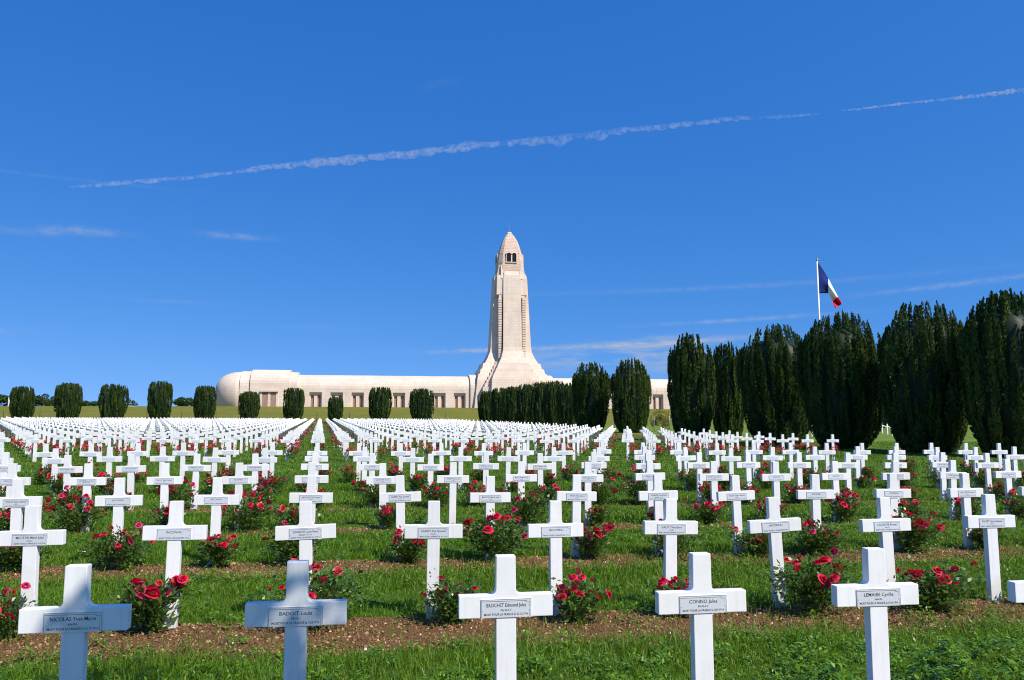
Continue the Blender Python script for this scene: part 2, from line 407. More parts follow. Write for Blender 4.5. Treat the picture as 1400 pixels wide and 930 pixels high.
def mulch():
    x, y = sample_area(5.0, 17, 900)
    w, k, v = soil_w(x, y)
    keep = (w > .62 + .27 * np.clip((v - 1.1) * .24, 0, 1) + .06 * vnoise(x, y, 3.0, 3)) & (v < 4.2)
    x, y = x[keep], y[keep]; n = len(x); z = terr(x, y) + rng.uniform(.002, .012, n)
    s = rng.gamma(2.0, .0038, n) + .0035
    d = unit(np.stack([rng.normal(size=n), rng.normal(size=n), .35 * rng.normal(size=n)], 1)); e = unit(np.cross(d, np.array([0, 0, 1.]) + .4 * rand_dirs(n)))
    e = np.cross(d, unit(np.cross(d, e)))
    C = np.stack([x, y, z], 1)
    nrm = unit(np.cross(d, e)); nrm *= np.sign(nrm[:, 2:3] + 1e-9)
    L = d * s[:, None]; Wd = unit(np.cross(nrm, d)) * (s * rng.uniform(.3, .9, n))[:, None]; T = nrm * (s * .35)[:, None]
    V = np.stack([C - L - T, C + Wd - T, C + L - T, C - Wd - T, C - .4 * L + T, C + .5 * Wd + T, C + .5 * L + T, C - .4 * Wd + T], 1).reshape(-1, 3)
    ii = np.arange(n)[:, None] * 8
    P4 = np.concatenate([ii + np.array(q) for q in ((4, 5, 6, 7), (0, 1, 5, 4), (1, 2, 6, 5), (2, 3, 7, 6), (3, 0, 4, 7))])
    me = np_mesh('mulch', V, [P4], np.repeat(np.clip(rng.beta(2, 3, n) + .25 * (rng.random(n) < .06), 0, 1), 8))
    tag(obj('mulch', me, M['mulch']), 'brown bark crumbs and pale pebbles on the bare soil of the grave rows', 'mulch', kind='stuff')
mulch()

# ------------------------------------------------------------------ crosses
CH, AW, AT, AB, UW, TH = 1.12, .28, .895, .766, .0595, .036
def cross_mesh(name, bev=True):
    r = .036
    pts = [(-UW, -.12), (UW, -.12), (UW, AB), (AW, AB), (AW, AT)]
    for q in range(0, 6 if bev else 3):
        a = q / (5 if bev else 2) * pi / 2
        pts.append((UW + r - r * sin(a), AT + r - r * cos(a)))
    pts += [(UW - .002, CH)]
    left = [(-x, z) for x, z in reversed(pts[2:])]
    pts = pts + left
    bm = bmesh.new()
    f0 = bm.faces.new([bm.verts.new((x, -TH, z)) for x, z in pts])
    ret = bmesh.ops.extrude_face_region(bm, geom=[f0])
    bmesh.ops.translate(bm, verts=[g for g in ret['geom'] if isinstance(g, bmesh.types.BMVert)], vec=(0, 2 * TH, 0))
    bmesh.ops.recalc_face_normals(bm, faces=bm.faces)
    if bev:
        es = [e for e in bm.edges if len(e.link_faces) == 2 and e.calc_face_angle(0) > .6]
        bmesh.ops.bevel(bm, geom=es, offset=.0045, segments=2, affect='EDGES', profile=.6)
    me = bpy.data.meshes.new(name); bm.to_mesh(me); bm.free(); return me
ME_CROSS = cross_mesh('grave_cross'); ME_CROSS.materials.append(M['paint'])
ME_CROSS_LOW = cross_mesh('grave_cross_small', False); ME_CROSS_LOW.materials.append(M['paint'])
PW, PH = .30, .106
pm = MB().box(-PW / 2, PW / 2, -.005, 0, 0, PH)
for sx in (-1, 1): pm.tube([(sx * (PW / 2 - .013), -.0075, PH * .42), (sx * (PW / 2 - .013), -.0045, PH * .42)], .003, 8)
ME_PLAQUE = pm.mesh('plaque'); ME_PLAQUE.materials.append(M['plaque'])

def text_mesh(lines):
    bm = bmesh.new()
    for body, size, z, maxw in lines:
        if not body: continue
        cu = bpy.data.curves.new('t', 'FONT'); cu.body = body; cu.size = size; cu.align_x = 'CENTER'; cu.resolution_u = 2; cu.offset = .0001
        o = bpy.data.objects.new('t', cu); COL.objects.link(o); bpy.context.view_layer.update()
        me = bpy.data.meshes.new_from_object(o.evaluated_get(bpy.context.evaluated_depsgraph_get()))
        xs_ = [v.co.x for v in me.vertices]; wd = max(xs_) - min(xs_); cx = (max(xs_) + min(xs_)) / 2; sc = min(1, maxw / wd)
        for v in me.vertices: v.co = ((v.co.x - cx) * sc, -.0058, z + v.co.y)
        bm.from_mesh(me); bpy.data.objects.remove(o); bpy.data.curves.remove(cu); bpy.data.meshes.remove(me)
    def bar(x0, x1, z0, z1):
        bm.faces.new([bm.verts.new(p) for p in ((x0, -.0058, z0), (x1, -.0058, z0), (x1, -.0058, z1), (x0, -.0058, z1))])
    hw = PW / 2
    t = .0012
    # outer frame, band along the top, inner line on the right with two notched corners
    bar(-hw + .002, hw - .002, PH - .0035, PH - .0035 + t); bar(-hw + .002, -hw + .002 + t, .001, PH - .0036); bar(hw - .002 - t, hw - .002, .001, PH - .0036)
    bar(-hw + .006, hw - .026, PH - .0135, PH - .0135 + 1.5 * t)
    bar(hw - .034, hw - .034 + t, PH - .021, PH - .0136); bar(hw - .0323, hw - .012, PH - .021, PH - .021 + t)
    bar(hw - .012, hw - .012 + t, PH - .042, PH - .0195); bar(hw - .018, hw - .0121, PH - .0435, PH - .0435 + t); bar(hw - .012, hw - .012 + t, .004, PH - .052)
    me = bpy.data.meshes.new('inscription'); bm.to_mesh(me); bm.free(); me.materials.append(M['ink']); return me
MP = 'MORT POUR LA FRANCE le '
def insc(n, reg, last): return text_mesh([(n, .030, .061, .235), (reg, .0165, .037, .2), (last, .0185, .0125, .262)])
ROW0 = {-1: ('NICOLAS Yves Marie', '60e R.I.', MP + '25.10.1916'), 0: ('BADOIT Louis', '39e R.I.', MP + '12.8.1916'), 1: ('BROCHET Edmond Jules', '39e R.A.T.', MP + '23.12.1916'),
        2: ('CONNO Jules', '39e R.A.T.', MP + '28.9.1916'), 3: ('LEMAIRE Cyrille', '60e R.I.', MP + '29.10.1916')}
ROW1 = {-2: ('MOUTON Marin Jules', '54e R.I.', MP + '18.5.1916'), -1: ('INCONNU', '', 'MORT POUR LA FRANCE MAI 1916'), 0: ('SCHNEIDER Lucien Pierre', 'SERGENT 47e R.I.', MP + '2.6.1916'),
        1: ('HUBERT Paul Quentin', '107e R.I.', MP + '24.5.1916'), 2: ('INCONNU', '', 'MORT POUR LA FRANCE MAI 1916'), 3: ('VAUX Théodore', '29e R.I.', MP + '22.5.1916'), 4: ('INCONNU', '', 'MORT POUR LA FRANCE MAI 1916'),
        5: ('LECOINTE Ernest', '60e R.I.', MP + '9.6.1916'), 6: ('POULET Gaston Etienne', '34e R.I.', MP + '23.5.1916')}
INS = {(0, k): insc(*t) for k, t in ROW0.items()}
INS.update({(1, k): insc(*t) for k, t in ROW1.items()})
pool = [INS[(1, k)] for k in (-2, -1, 0, 1, 2, 3, 5, 6)]

ORD = ['', 'first', 'second', 'third', 'fourth', 'fifth', 'sixth', 'seventh', 'eighth', 'ninth', 'tenth', 'eleventh', 'twelfth', 'thirteenth', 'fourteenth', 'fifteenth', 'sixteenth', 'seventeenth',
       'eighteenth', 'nineteenth', 'twentieth', 'twenty-first', 'twenty-second', 'twenty-third', 'twenty-fourth', 'twenty-fifth', 'twenty-sixth', 'twenty-seventh', 'twenty-eighth', 'twenty-ninth', 'thirtieth',
       'thirty-first', 'thirty-second', 'thirty-third', 'thirty-fourth', 'thirty-fifth', 'thirty-sixth', 'thirty-seventh', 'thirty-eighth', 'thirty-ninth', 'fortieth']
def visible_ks(j, kmax=60):
    out = []
    for k in range(-60, kmax + 1):
        x, y = grid(k, j)
        if y < 2: continue
        u0 = proj(x - .3, y, 1.0)[0]; u1 = proj(x + .3, y, 1.0)[0]
        if u1 > 4 and u0 < 1396: out.append(k)
    return out
ROWYAW = math.atan2(A[1], A[0])
def cross_at(k, j, me, low=False):
    x, y = grid(k, j); x += rng.normal(0, .012); y += rng.normal(0, .02)
    o = bpy.data.objects.new('grave_cross', me); COL.objects.link(o)
    o.location = (x, y, float(terr(x, y)))
    jt = .25 if j == 0 else 1.0
    o.rotation_euler = (rng.normal(0, .013) * jt, rng.normal(0, .011) * jt, ROWYAW + rng.normal(0, .022) * jt); o.location.z += rng.normal(0, .012) * jt
    return o
def add_plaque(o, ins):
    p = bpy.data.objects.new('plaque', ME_PLAQUE); COL.objects.link(p); p.parent = o; p.location = (0, -TH - .0005, AB + .001)
    if ins is not None:
        t = bpy.data.objects.new('inscription', ins); COL.objects.link(t); t.parent = p
special = {(0, -1): 'leftmost white cross of the front row, face dappled by tree shade', (0, 0): 'white cross of the front row, half in tree shade, its right arm sunlit',
           (0, 1): 'sunlit white cross of the front row, in the middle of the photo', (0, 2): 'sunlit white cross of the front row, second from the right end',
           (0, 3): 'sunlit white cross of the front row, last whole one at the right', (0, 4): 'white cross of the front row cut off by the right edge'}
n_front = 0
FRONT = {}
for j in range(0, 7):
    ks = visible_ks(j, 30)
    if j == 0: ks = [k for k in ks if k <= 4]
    FRONT[j] = ks
    for n, k in enumerate(ks):
        o = cross_at(k, j, ME_CROSS)
        lab = special.get((j, k)) or f'white cross with grey plaque, {ORD[n + 1]} from the left in the {ORD[j + 1]} row'
        tag(o, lab, 'cross', 'white crosses of the near grave plot')
        add_plaque(o, INS.get((j, k)) or (pool[(k * 5 + j * 3) % len(pool)] if j < 5 else None))
        n_front += 1
# far block: the nearest ones one by one, the rest as one mass
cand = []
for q in range(0, 37):
    j = J0 + q
    for n, k in enumerate(visible_ks(j, 19)): cand.append((grid(k, j)[1], q, n, k, j))
cand.sort(key=lambda t: (t[1], t[2]))
NIND = 298 - n_front
rest = []
for n_, (yy, q, n, k, j) in enumerate(cand):
    if n_ < NIND:
        o = cross_at(k, j, ME_CROSS_LOW)
        if q == 0:
            tag(o, f'small white cross, {ORD[n + 1]} from the left in the first row beyond the grass aisle', 'cross', 'crosses of the first row beyond the aisle')
        elif q < 5:
            tag(o, f'small white cross, {ORD[n + 1]} from the left in the {ORD[q + 1]} row beyond the aisle', 'cross', 'crosses in the near rows of the far plot')
        else:
            tag(o, f'tiny white cross, {ORD[n + 1]} from the left in the {ORD[q + 1]} row beyond the aisle', 'cross', 'crosses in the deeper rows of the far plot')
        if q < 3: add_plaque(o, None)
    else: rest.append((k, j))
cv = np.array([v.co for v in ME_CROSS_LOW.vertices])
lp = [tuple(p.vertices) for p in ME_CROSS_LOW.polygons]
byn = {}
for p in lp: byn.setdefault(len(p), []).append(p)
R_ = np.array([grid(k, j) for k, j in rest]) + rng.normal(0, .015, (len(rest), 2)); zz = terr(R_[:, 0], R_[:, 1])
yaw = ROWYAW + rng.normal(0, .02, len(rest)); tl = rng.normal(0, .008, len(rest))
X = cv[None, :, 0] + tl[:, None] * cv[None, :, 2]; Y = cv[None, :, 1]
V = np.stack([X * np.cos(yaw)[:, None] - Y * np.sin(yaw)[:, None] + R_[:, :1], X * np.sin(yaw)[:, None] + Y * np.cos(yaw)[:, None] + R_[:, 1:], cv[None, :, 2] + zz[:, None]], 2).reshape(-1, 3)
polys = [(np.array(ps)[None] + (np.arange(len(rest)) * len(cv))[:, None, None]).reshape(-1, nn) for nn, ps in byn.items()]
tag(obj('grave_crosses', np_mesh('grave_crosses', V, polys), M['paint']), 'distant mass of tiny white crosses filling the far plot up to the bank', 'crosses', 'far crosses', 'stuff')

# ------------------------------------------------------------------ rose bushes
def bloom_mesh(name, big=1.0, seed=0):
    r = np.random.default_rng(seed); C = []; Vs = []; Q = []; R = []; base = 0
    for ring, (n, rad, tilt, ln) in enumerate(((6, .021, .35, .021), (5, .014, .9, .019), (4, .008, 1.25, .016), (3, .004, 1.45, .013))):
        for q in range(n):
            a = 2 * pi * q / n + ring * .7 + r.uniform(-.2, .2); o = np.array([cos(a), sin(a), 0]); s = np.array([-sin(a), cos(a), 0]); up = np.array([0, 0, 1.])
            p0 = o * rad * .35 + up * (.004 * ring); d = o * cos(tilt) + up * sin(tilt); d2 = o * cos(tilt - .7) + up * sin(tilt - .7)
            w = rad * .75 + .006
            g = [p0 - s * w * .4, p0 + s * w * .4, p0 + d * ln * .7 + s * w, p0 + d * ln * .7 - s * w, p0 + d * ln * .7 + d2 * ln * .55 + s * w * .6, p0 + d * ln * .7 + d2 * ln * .55 - s * w * .6]
            Vs += [x * big for x in g]; Q += [[base, base + 1, base + 2, base + 3], [base + 3, base + 2, base + 4, base + 5]]; base += 6
            R += [np.clip(.75 - .22 * ring + r.uniform(-.12, .12), 0, 1)] * 6
    return np_mesh(name, np.array(Vs), [np.array(Q)], np.array(R))
BLOOMS = []
for s_, (big, mt) in enumerate(((1.15, 'red'), (.95, 'red'), (1.35, 'red'), (1.1, 'pink'), (.75, 'red'))):
    me = bloom_mesh('bloom', big, s_); me.materials.append(M[mt]); BLOOMS.append(me)

def bush_arrays(n_leaf, hgt, rad, leaf, nst, tips_up=True):
    """stems, and leaves clustered along them"""
    stems, tips = [], []
    for s in range(nst):
        a = rng.uniform(0, 2 * pi); ln = hgt * rng.uniform(.65, 1.1); sp = rad * rng.uniform(.2, 1.0)
        p0 = np.array([rng.normal(0, .025), rng.normal(0, .025), -.02])
        p3 = np.array([cos(a) * sp, sin(a) * sp, ln]); p1 = p0 + np.array([cos(a) * sp * .25, sin(a) * sp * .25, ln * .4]); p2 = p0 * .3 + p3 * .7 + np.array([0, 0, ln * .05])
        stems.append([p0, p1, p2, p3]); tips.append(p3)
    C = np.empty((n_leaf, 3)); 
    st = rng.integers(0, nst, n_leaf); t = rng.uniform(.22, 1.0, n_leaf) ** .8
    for q in range(n_leaf):
        s = stems[st[q]]; u = t[q] * 3; i0 = min(int(u), 2); fr = u - i0
        C[q] = s[i0] * (1 - fr) + s[i0 + 1] * fr
    C += rng.normal(0, 1, (n_leaf, 3)) * np.array([.055, .055, .04]) * (rad / .22)
    C[:, 2] = np.maximum(C[:, 2], .03)
    out = unit(C * np.array([1, 1, .3]) + .001)
    d = unit(out + .8 * rand_dirs(n_leaf) + np.array([0, 0, .15])); sd = unit(np.cross(d, np.array([0, 0, 1.]) + .7 * rand_dirs(n_leaf)))
    s = leaf * rng.uniform(.6, 1.3, n_leaf)[:, None]
    return stems, tips, C, d * s, sd * s * .58, np.clip(rng.normal(.45, .25, n_leaf), 0, 1)
BUSH = []
for q in range(9):
    h = (.40, .34, .52, .44, .58, .30, .48, .38, .50)[q]; r_ = (.20, .17, .25, .22, .27, .15, .20, .24, .18)[q]
    stems, tips, C, U, W, R = bush_arrays(int(1250 * (r_ / .22) ** 1.6), h * .80, r_ * 1.40, .026, (9, 8, 13, 10, 14, 7, 9, 11, 9)[q])
    R = R; fol = quads_mesh('foliage', C, U, W, R); fol.materials.append(M['rose_leaf'])
    mb = MB()
    for s in stems: mb.tube(s, [.006, .005, .004, .0025], 5)
    sm = mb.mesh('stems', True); sm.materials.append(M['stem'])
    bl = []
    for tp in tips:
        for e in range(rng.integers(1, 5)):
            bl.append((tp + rng.normal(0, 1, 3) * np.array([.045, .045, .03]) + np.array([0, 0, .02]), int(rng.choice([0, 1, 2, 3, 4, 1, 0]))))
    BUSH.append((fol, sm, bl, tips))
def far_bush_mesh(name, nl, nb):
    stems, tips, C, U, W, R = bush_arrays(nl, .46, .24, .04, 8)
    ti = np.array([tips[q % len(tips)] for q in range(nb)]) + rng.normal(0, .05, (nb, 3))
    d = rand_dirs(nb); e = unit(np.cross(d, rand_dirs(nb)))
    me = quads_mesh(name, np.concatenate([C, np.repeat(ti, 2, 0)]), np.concatenate([U, np.concatenate([d, e], 1).reshape(-1, 3) * .036]), np.concatenate([W, np.concatenate([e, d], 1).reshape(-1, 3) * .032 + .012]), np.concatenate([R, np.repeat(rng.random(nb), 2)]))
    me.materials.append(M['rose_leaf']); me.materials.append(M['red'])
    me.polygons.foreach_set('material_index', np.concatenate([np.zeros(nl, np.int32), np.ones(2 * nb, np.int32)])); return me
FARB = [far_bush_mesh('rose_bush', 120, 30) for _ in range(5)]
def bloomlab(nb): return 'bare of flowers' if nb < 1 else ('with few flowers' if nb < 6 else 'full of flowers')
cover = {1: {-2: 6, -1: 0, 0: 2, 1: 3, 2: 6, 3: 1, 4: 2, 5: 7, 6: 5}}
BCOUNT = 0
for j in range(1, 7):
    for n, k in enumerate(FRONT[j]):
        if j > 1 and rng.random() < .08: continue
        x, y = grid(k, j)
        sidex = rng.choice([-1, 1], p=[.35, .65]) * rng.uniform(.08, .24)
        if j == 1: sidex = {-2: -.08, -1: -.09, 0: .16, 1: .20, 2: .20, 3: .02, 4: .22, 5: .34, 6: .30}.get(k, .1)
        fr = rng.uniform(.10, .26)
        x += sidex; y -= fr
        e = empty('rose_bush', (x, y, float(terr(x, y))), rng.uniform(0, 6.28)); sc = rng.uniform(.85, 1.2) if j == 1 else rng.uniform(.95, 1.28); e.scale = (sc, sc, sc)
        vi = int(rng.integers(0, 9)) if j > 1 else cover[1].get(k, 2)
        if True:
            fol, sm, bl, tips = BUSH[vi]
            o = bpy.data.objects.new('foliage', fol); COL.objects.link(o); o.parent = e
            o = bpy.data.objects.new('stems', sm); COL.objects.link(o); o.parent = e
            lim = rng.integers(8, 30) if j <= 3 else rng.integers(12, 20)
            for (p, bi) in [bl[i] for i in rng.permutation(len(bl))[:lim]]:
                o = bpy.data.objects.new('bloom', BLOOMS[bi]); COL.objects.link(o); o.parent = e; o.location = p
                o.rotation_euler = (rng.normal(0, .6), rng.normal(0, .6), rng.uniform(0, 6.28)); s = rng.uniform(1.0, 1.4); o.scale = (s, s, s)
        tag(e, f'red rose bush below the {ORD[n + 1]} cross from the left in the {ORD[j + 1]} row', 'rose bush', 'red rose bushes of the near grave plot')
        BCOUNT += 1
far_list = []
for (yy, q, n, k, j) in cand:
    if rng.random() < .12: continue
    x, y = grid(k, j); x += rng.choice([-1, 1], p=[.3, .7]) * rng.uniform(.08, .28); y -= rng.uniform(.05, .3)
    if q < 3:
        e = obj('rose_bush', FARB[int(rng.integers(0, 5))], None, None, (x, y, float(terr(x, y)))); e.rotation_euler = (0, 0, rng.uniform(0, 6.28)); sc = rng.uniform(.8, 1.3); e.scale = (sc, sc, sc)
        tag(e, f'red rose bush by the {ORD[n + 1]} cross from the left, {ORD[q + 1]} row beyond the aisle', 'rose bush', 'red rose bushes beyond the grass aisle')
    elif q < 30: far_list.append((x, y))
# the rest of the far bushes as one mass
fl = np.array(far_list); nb = len(fl); per = 26
c = np.repeat(fl, per, 0); pos = np.concatenate([c + rng.normal(0, .13, c.shape), (terr(c[:, 0], c[:, 1]) + rng.uniform(.05, .5, len(c)))[:, None]], 1)
isb = (rng.random(len(pos)) < .42) & (pos[:, 2] - terr(pos[:, 0], pos[:, 1]) > .2)
d = rand_dirs(len(pos)); e = unit(np.cross(d, rand_dirs(len(pos))))
me = quads_mesh('rose_bushes', pos, d * .075, e * .055, rng.random(len(pos))); me.materials.append(M['rose_leaf']); me.materials.append(M['red'])
me.polygons.foreach_set('material_index', isb.astype(np.int32))
tag(obj('rose_bushes', me), 'distant mass of red rose bushes among the far crosses', 'rose bushes', 'far rose bushes', 'stuff')

# ------------------------------------------------------------------ yews
def yew_mesh(name, h, r, nq, lh, seed, dome=.13):
    """upright Irish yew: a barrel of many narrow upright plumes, each covered with small sprays"""
    g = np.random.default_rng(seed)
    ts = np.array([0, .03, .12, .28, .5, .72, .86, .94, 1.0]); rs = np.array([.49, .59, .76, .92, 1.0, .98, .88, .74, .45]); rp = np.array([.49, .59, .76, .92, 1.0, .99, .94, .89, .84])
    npl = int(250 * (r * h) / 20) + 90
    ga = g.uniform(0, 6.28, 3)
    def lump(a): return 1 + .09 * np.sin(2 * a + ga[0]) + .06 * np.sin(5 * a + ga[1]) + .03 * np.sin(11 * a + ga[2])
    a = g.uniform(0, 2 * pi, npl); ln = h * g.uniform(.16, .34, npl)
    tE = g.uniform(.10, .97, npl); rf = g.uniform(.90, 1.03, npl)
    ntop = npl // 4
    rf[:ntop] = np.sqrt(g.uniform(.01, .95, ntop)); tE[:ntop] = g.uniform(.95, 1.0, ntop)
    tE = np.minimum(tE, g.uniform(.945, 1.0, npl) - dome * np.clip(rf, 0, 1) ** 3.2)
    ln = np.minimum(ln, (tE + .03) * h)
    prad = r * g.uniform(.06, .12, npl) * np.where(np.arange(npl) < ntop, .8, 1)
    pi_ = g.choice(npl, nq, p=(ln * prad) / (ln * prad).sum()); u = g.random(nq) ** .9
    z = tE[pi_] * h - ln[pi_] * (1 - u); tt = np.clip(z / h, 0, 1)
    ax_r = np.interp(tt, ts, rp) * .94 * r * lump(a[pi_]) * rf[pi_]
    rad = prad[pi_] * (1 - u ** 3.5) ** .8 * (.55 + .45 * np.minimum(1, u * 5)) * g.uniform(.72, 1.0, nq)
    b = g.uniform(0, 2 * pi, nq); b = np.where(np.cos(b) < -.3, b + pi, b)
    ca, sa = np.cos(a[pi_]), np.sin(a[pi_]); lx, ly = rad * np.cos(b), rad * np.sin(b) * 1.0
    C = np.stack([ca * ax_r + ca * lx - sa * ly, sa * ax_r + sa * lx + ca * ly, np.maximum(z, .02)], 1)
    out = np.stack([ca * np.cos(b) - sa * np.sin(b), sa * np.cos(b) + ca * np.sin(b), np.zeros(nq)], 1)
    d = unit(out * .45 + np.array([0, 0, 1.0]) + .40 * unit(g.normal(size=(nq, 3))))
    sd = unit(np.cross(d, out + .6 * unit(g.normal(size=(nq, 3)))))
    s = lh * g.uniform(.6, 1.4, nq)[:, None]
    V = np.empty((nq, 4, 3)); U = d * s; W = sd * s * .45
    V[:, 0] = C - U; V[:, 1] = C + W; V[:, 2] = C + U; V[:, 3] = C - W
    V = V.reshape(-1, 3)
    rnd = np.repeat(np.clip(g.normal(.47, .2, nq) + .2 * (u - .5) + .2 * g.normal(size=npl)[pi_], 0, 1), 4)
    nr, ns = 12, 24; core = []
    for i in range(nr):
        t = i / (nr - 1) * .84
        for q in range(ns):
            aa = 2 * pi * q / ns
            R0 = np.interp(t, ts, rs) * r * .76 * lump(aa) * g.uniform(.9, 1.05) * (1 if i < nr - 1 else .6)
            core.append((R0 * cos(aa), R0 * sin(aa), t * h + .02))
    core.append((0, 0, h * .86)); base = len(V); q4 = []; q3 = []
    for i in range(nr - 1):
        for q in range(ns): q4.append((base + i * ns + q, base + i * ns + (q + 1) % ns, base + (i + 1) * ns + (q + 1) % ns, base + (i + 1) * ns + q))
    for q in range(ns): q3.append((base + (nr - 1) * ns + q, base + (nr - 1) * ns + (q + 1) % ns, base + nr * ns))
    V = np.concatenate([V, np.array(core)]); rnd = np.concatenate([rnd, np.zeros(len(core))])
    me = np_mesh(name, V, [np.concatenate([np.arange(nq * 4).reshape(nq, 4), np.array(q4)]), np.array(q3)], rnd); me.materials.append(M['yew']); return me
def trunk_mesh(r, h):
    me = MB().tube([(0, 0, -.2), (.02, 0, h * .3), (0, .03, h * .7), (0, 0, h)], [r * 1.3, r, r * .8, r * .5], 10).mesh('trunk', True); me.materials.append(M['bark']); return me
def tree_thing(name, loc, crown, trunk, label, cat, group, rz=0, sc=(1, 1, 1)):
    e = empty(name, loc, rz); e.scale = sc
    for nm, me in (('crown', crown), ('trunk', trunk)):
        o = bpy.data.objects.new(nm, me); COL.objects.link(o); o.parent = e
    return tag(e, label, cat, group)
TR = trunk_mesh(.35, 4)
# big yews on the right: image x, top y, left edge, right edge, depth
BIG = [(1372, 392, 1318, 1440, 39.5, 'largest dark yew, at the right edge of the photo'), (1266, 408, 1204, 1330, 44.2, 'broad dark yew, second from the right edge of the photo'), (1158, 423, 1098, 1207, 48.9, 'broad dark yew in front of the foot of the flagpole'),
       (1066, 440, 1015, 1112, 55.6, 'dark yew between the flagpole yew and a narrow yew'), (995, 465, 968, 1024, 68, 'narrow dark yew, the slimmest on the right, wedged between two broader ones'), (946, 452, 912, 980, 61.5, 'dark yew standing just right of the gap where the building shows'),
       (861, 488, 834, 892, 89.6, 'tall yew standing just left of the gap where the building shows'), (806, 492, 779, 836, 94.6, 'tall dark yew at the right end of the low yew hedge')]
for n, (px, ty, lx, rx, d, lab) in enumerate(BIG):
    p = unproj((lx + rx) / 2, 560, d); z0 = float(terr(p[0], d)); h = zpix(ty, d) - z0; r = (rx - lx) / 2 / F * d * .95
    tree_thing('yew_tree', (p[0], d, z0), yew_mesh('crown', h, r, 66000 if d < 60 else 32000, .072 if d < 60 else .10, 100 + n, .21), TR, lab, 'yew tree', 'big yews along the right side of the plot')
SM = [yew_mesh('crown', 6, 2.05, 14000, .12, 200 + q, .06) for q in range(4)]
TRS = trunk_mesh(.25, 3)
HED = [(776, 522, 28), (758, 519, 26), (738, 521, 27), (719, 524, 25), (701, 527, 26), (684, 529, 24), (667, 534, 24)]
for n, (px, ty, w) in enumerate(HED):
    d = 104 + 6.0 * n; p = unproj(px, 560, d); z0 = float(terr(p[0], d)); h = zpix(ty, d) - z0; r = w / 2 / F * d * 1.12
    tree_thing('yew_tree', (p[0], d, z0), SM[n % 4], TRS, f'dark clipped yew of the low hedge below the tower, {ORD[len(HED) - n]} from the left', 'yew tree', 'low yew hedge below the tower', rng.uniform(0, 6.28), (r / 2.05, r / 2.05, h / 6))
LEFT = [(29, 527, 33), (92, 522, 33), (153, 524, 36), (217, 520, 36), (279, 526, 32), (340, 534, 27), (401, 529, 29), (458, 542, 24), (519, 528, 32), (576, 530, 33)]
for n, (px, ty, w) in enumerate(LEFT):
    # stand on the line v = 47
    k = n * 3.0 - 40
    for _ in range(30):
        x, y = grid(k, 47.3); u = proj(x, y, 2)[0]; k += (px - u) / 9.0
    z0 = float(terr(x, y)); h = zpix(ty, y) - z0; r = w / 2 / F * y * .93
    lab = f'small dark barrel-shaped yew in the row behind the far crosses, {ORD[n + 1]} from the left'
    tree_thing('yew_tree', (x, y, z0), SM[(n * 3 + 1) % 4], TRS, lab, 'yew tree', 'row of small yews behind the far crosses', rng.uniform(0, 6.28), (r / 2.05, r / 2.05, h / 6))

# loose far trees on the crest
def round_crown(name, h, r, nq, lh, mat, seed, z0=.15, vs=.22):
    g = np.random.default_rng(seed); nc = 14
    cc = g.normal(0, 1, (nc, 3)) * np.array([r * .45, r * .45, h * vs]) + np.array([0, 0, h * .58]); cr = g.uniform(.28, .5, nc) * r
    i_ = g.integers(0, nc, nq); dd = unit(g.normal(size=(nq, 3)))
    C = cc[i_] + dd * (cr[i_] * g.uniform(.6, 1.05, nq))[:, None]; C[:, 2] = np.maximum(C[:, 2], h * z0)
    d = unit(dd + .9 * unit(g.normal(size=(nq, 3)))); sd = unit(np.cross(d, unit(g.normal(size=(nq, 3))))); s = lh * g.uniform(.6, 1.4, nq)[:, None]
    me = quads_mesh(name, C, d * s, sd * s * .6, np.clip(g.normal(.5, .22, nq), 0, 1)); me.materials.append(mat); return me
FT = [(-6, 540, 34, 250), (50, 542, 24, 262), (70, 545, 20, 258), (115, 548, 16, 270), (130, 549, 14, 266), (181, 550, 14, 280), (246, 543, 22, 255), (262, 545, 18, 262)]
FC = [round_crown('crown', 6, 3.2, 2600, .28, M['far_leaf'], 300 + q, .02) for q in range(3)]
for n, (px, ty, w, d) in enumerate(FT):
    p = unproj(px, 555, d); z0 = float(terr(p[0], d)); h = max(1.5, zpix(ty, d) - z0); r = w / 2 / F * d * 1.2
    tree_thing('broadleaf_tree', (p[0], d, z0), FC[n % 3], TRS, f'far green leafy tree on the crest behind the left yews, {ORD[n + 1]} from the left', 'tree', 'leafy trees on the far crest', rng.uniform(0, 6), (r / 3.2, r / 3.2, h / 6 * 1.08))
for n, (px, d) in enumerate(((1085, 120), (1128, 112), (1172, 118), (1216, 108), (1258, 114), (1300, 106), (1346, 110), (1392, 104))):
    p = unproj(px, 575, d); z0 = float(terr(p[0], d)); tree_thing('yew_tree', (p[0], d, z0), SM[n % 4], TRS, 'dark yew at the back of the lawn, hidden behind the big right-hand yews', 'yew tree', 'yews at the back of the right-hand lawn', rng.uniform(0, 6.28), (1.35, 1.35, 1.1))
# yellowing shrub behind the wire fence
p = unproj(905, 583, 98); z0 = float(terr(p[0], 98))
tree_thing('shrub', (p[0], 98, z0), round_crown('crown', 2.3, 1.3, 2200, .07, M['yellow_leaf'], 400, .02), trunk_mesh(.06, 1.0), 'yellowing round shrub behind the wire fence below the building', 'shrub', None)

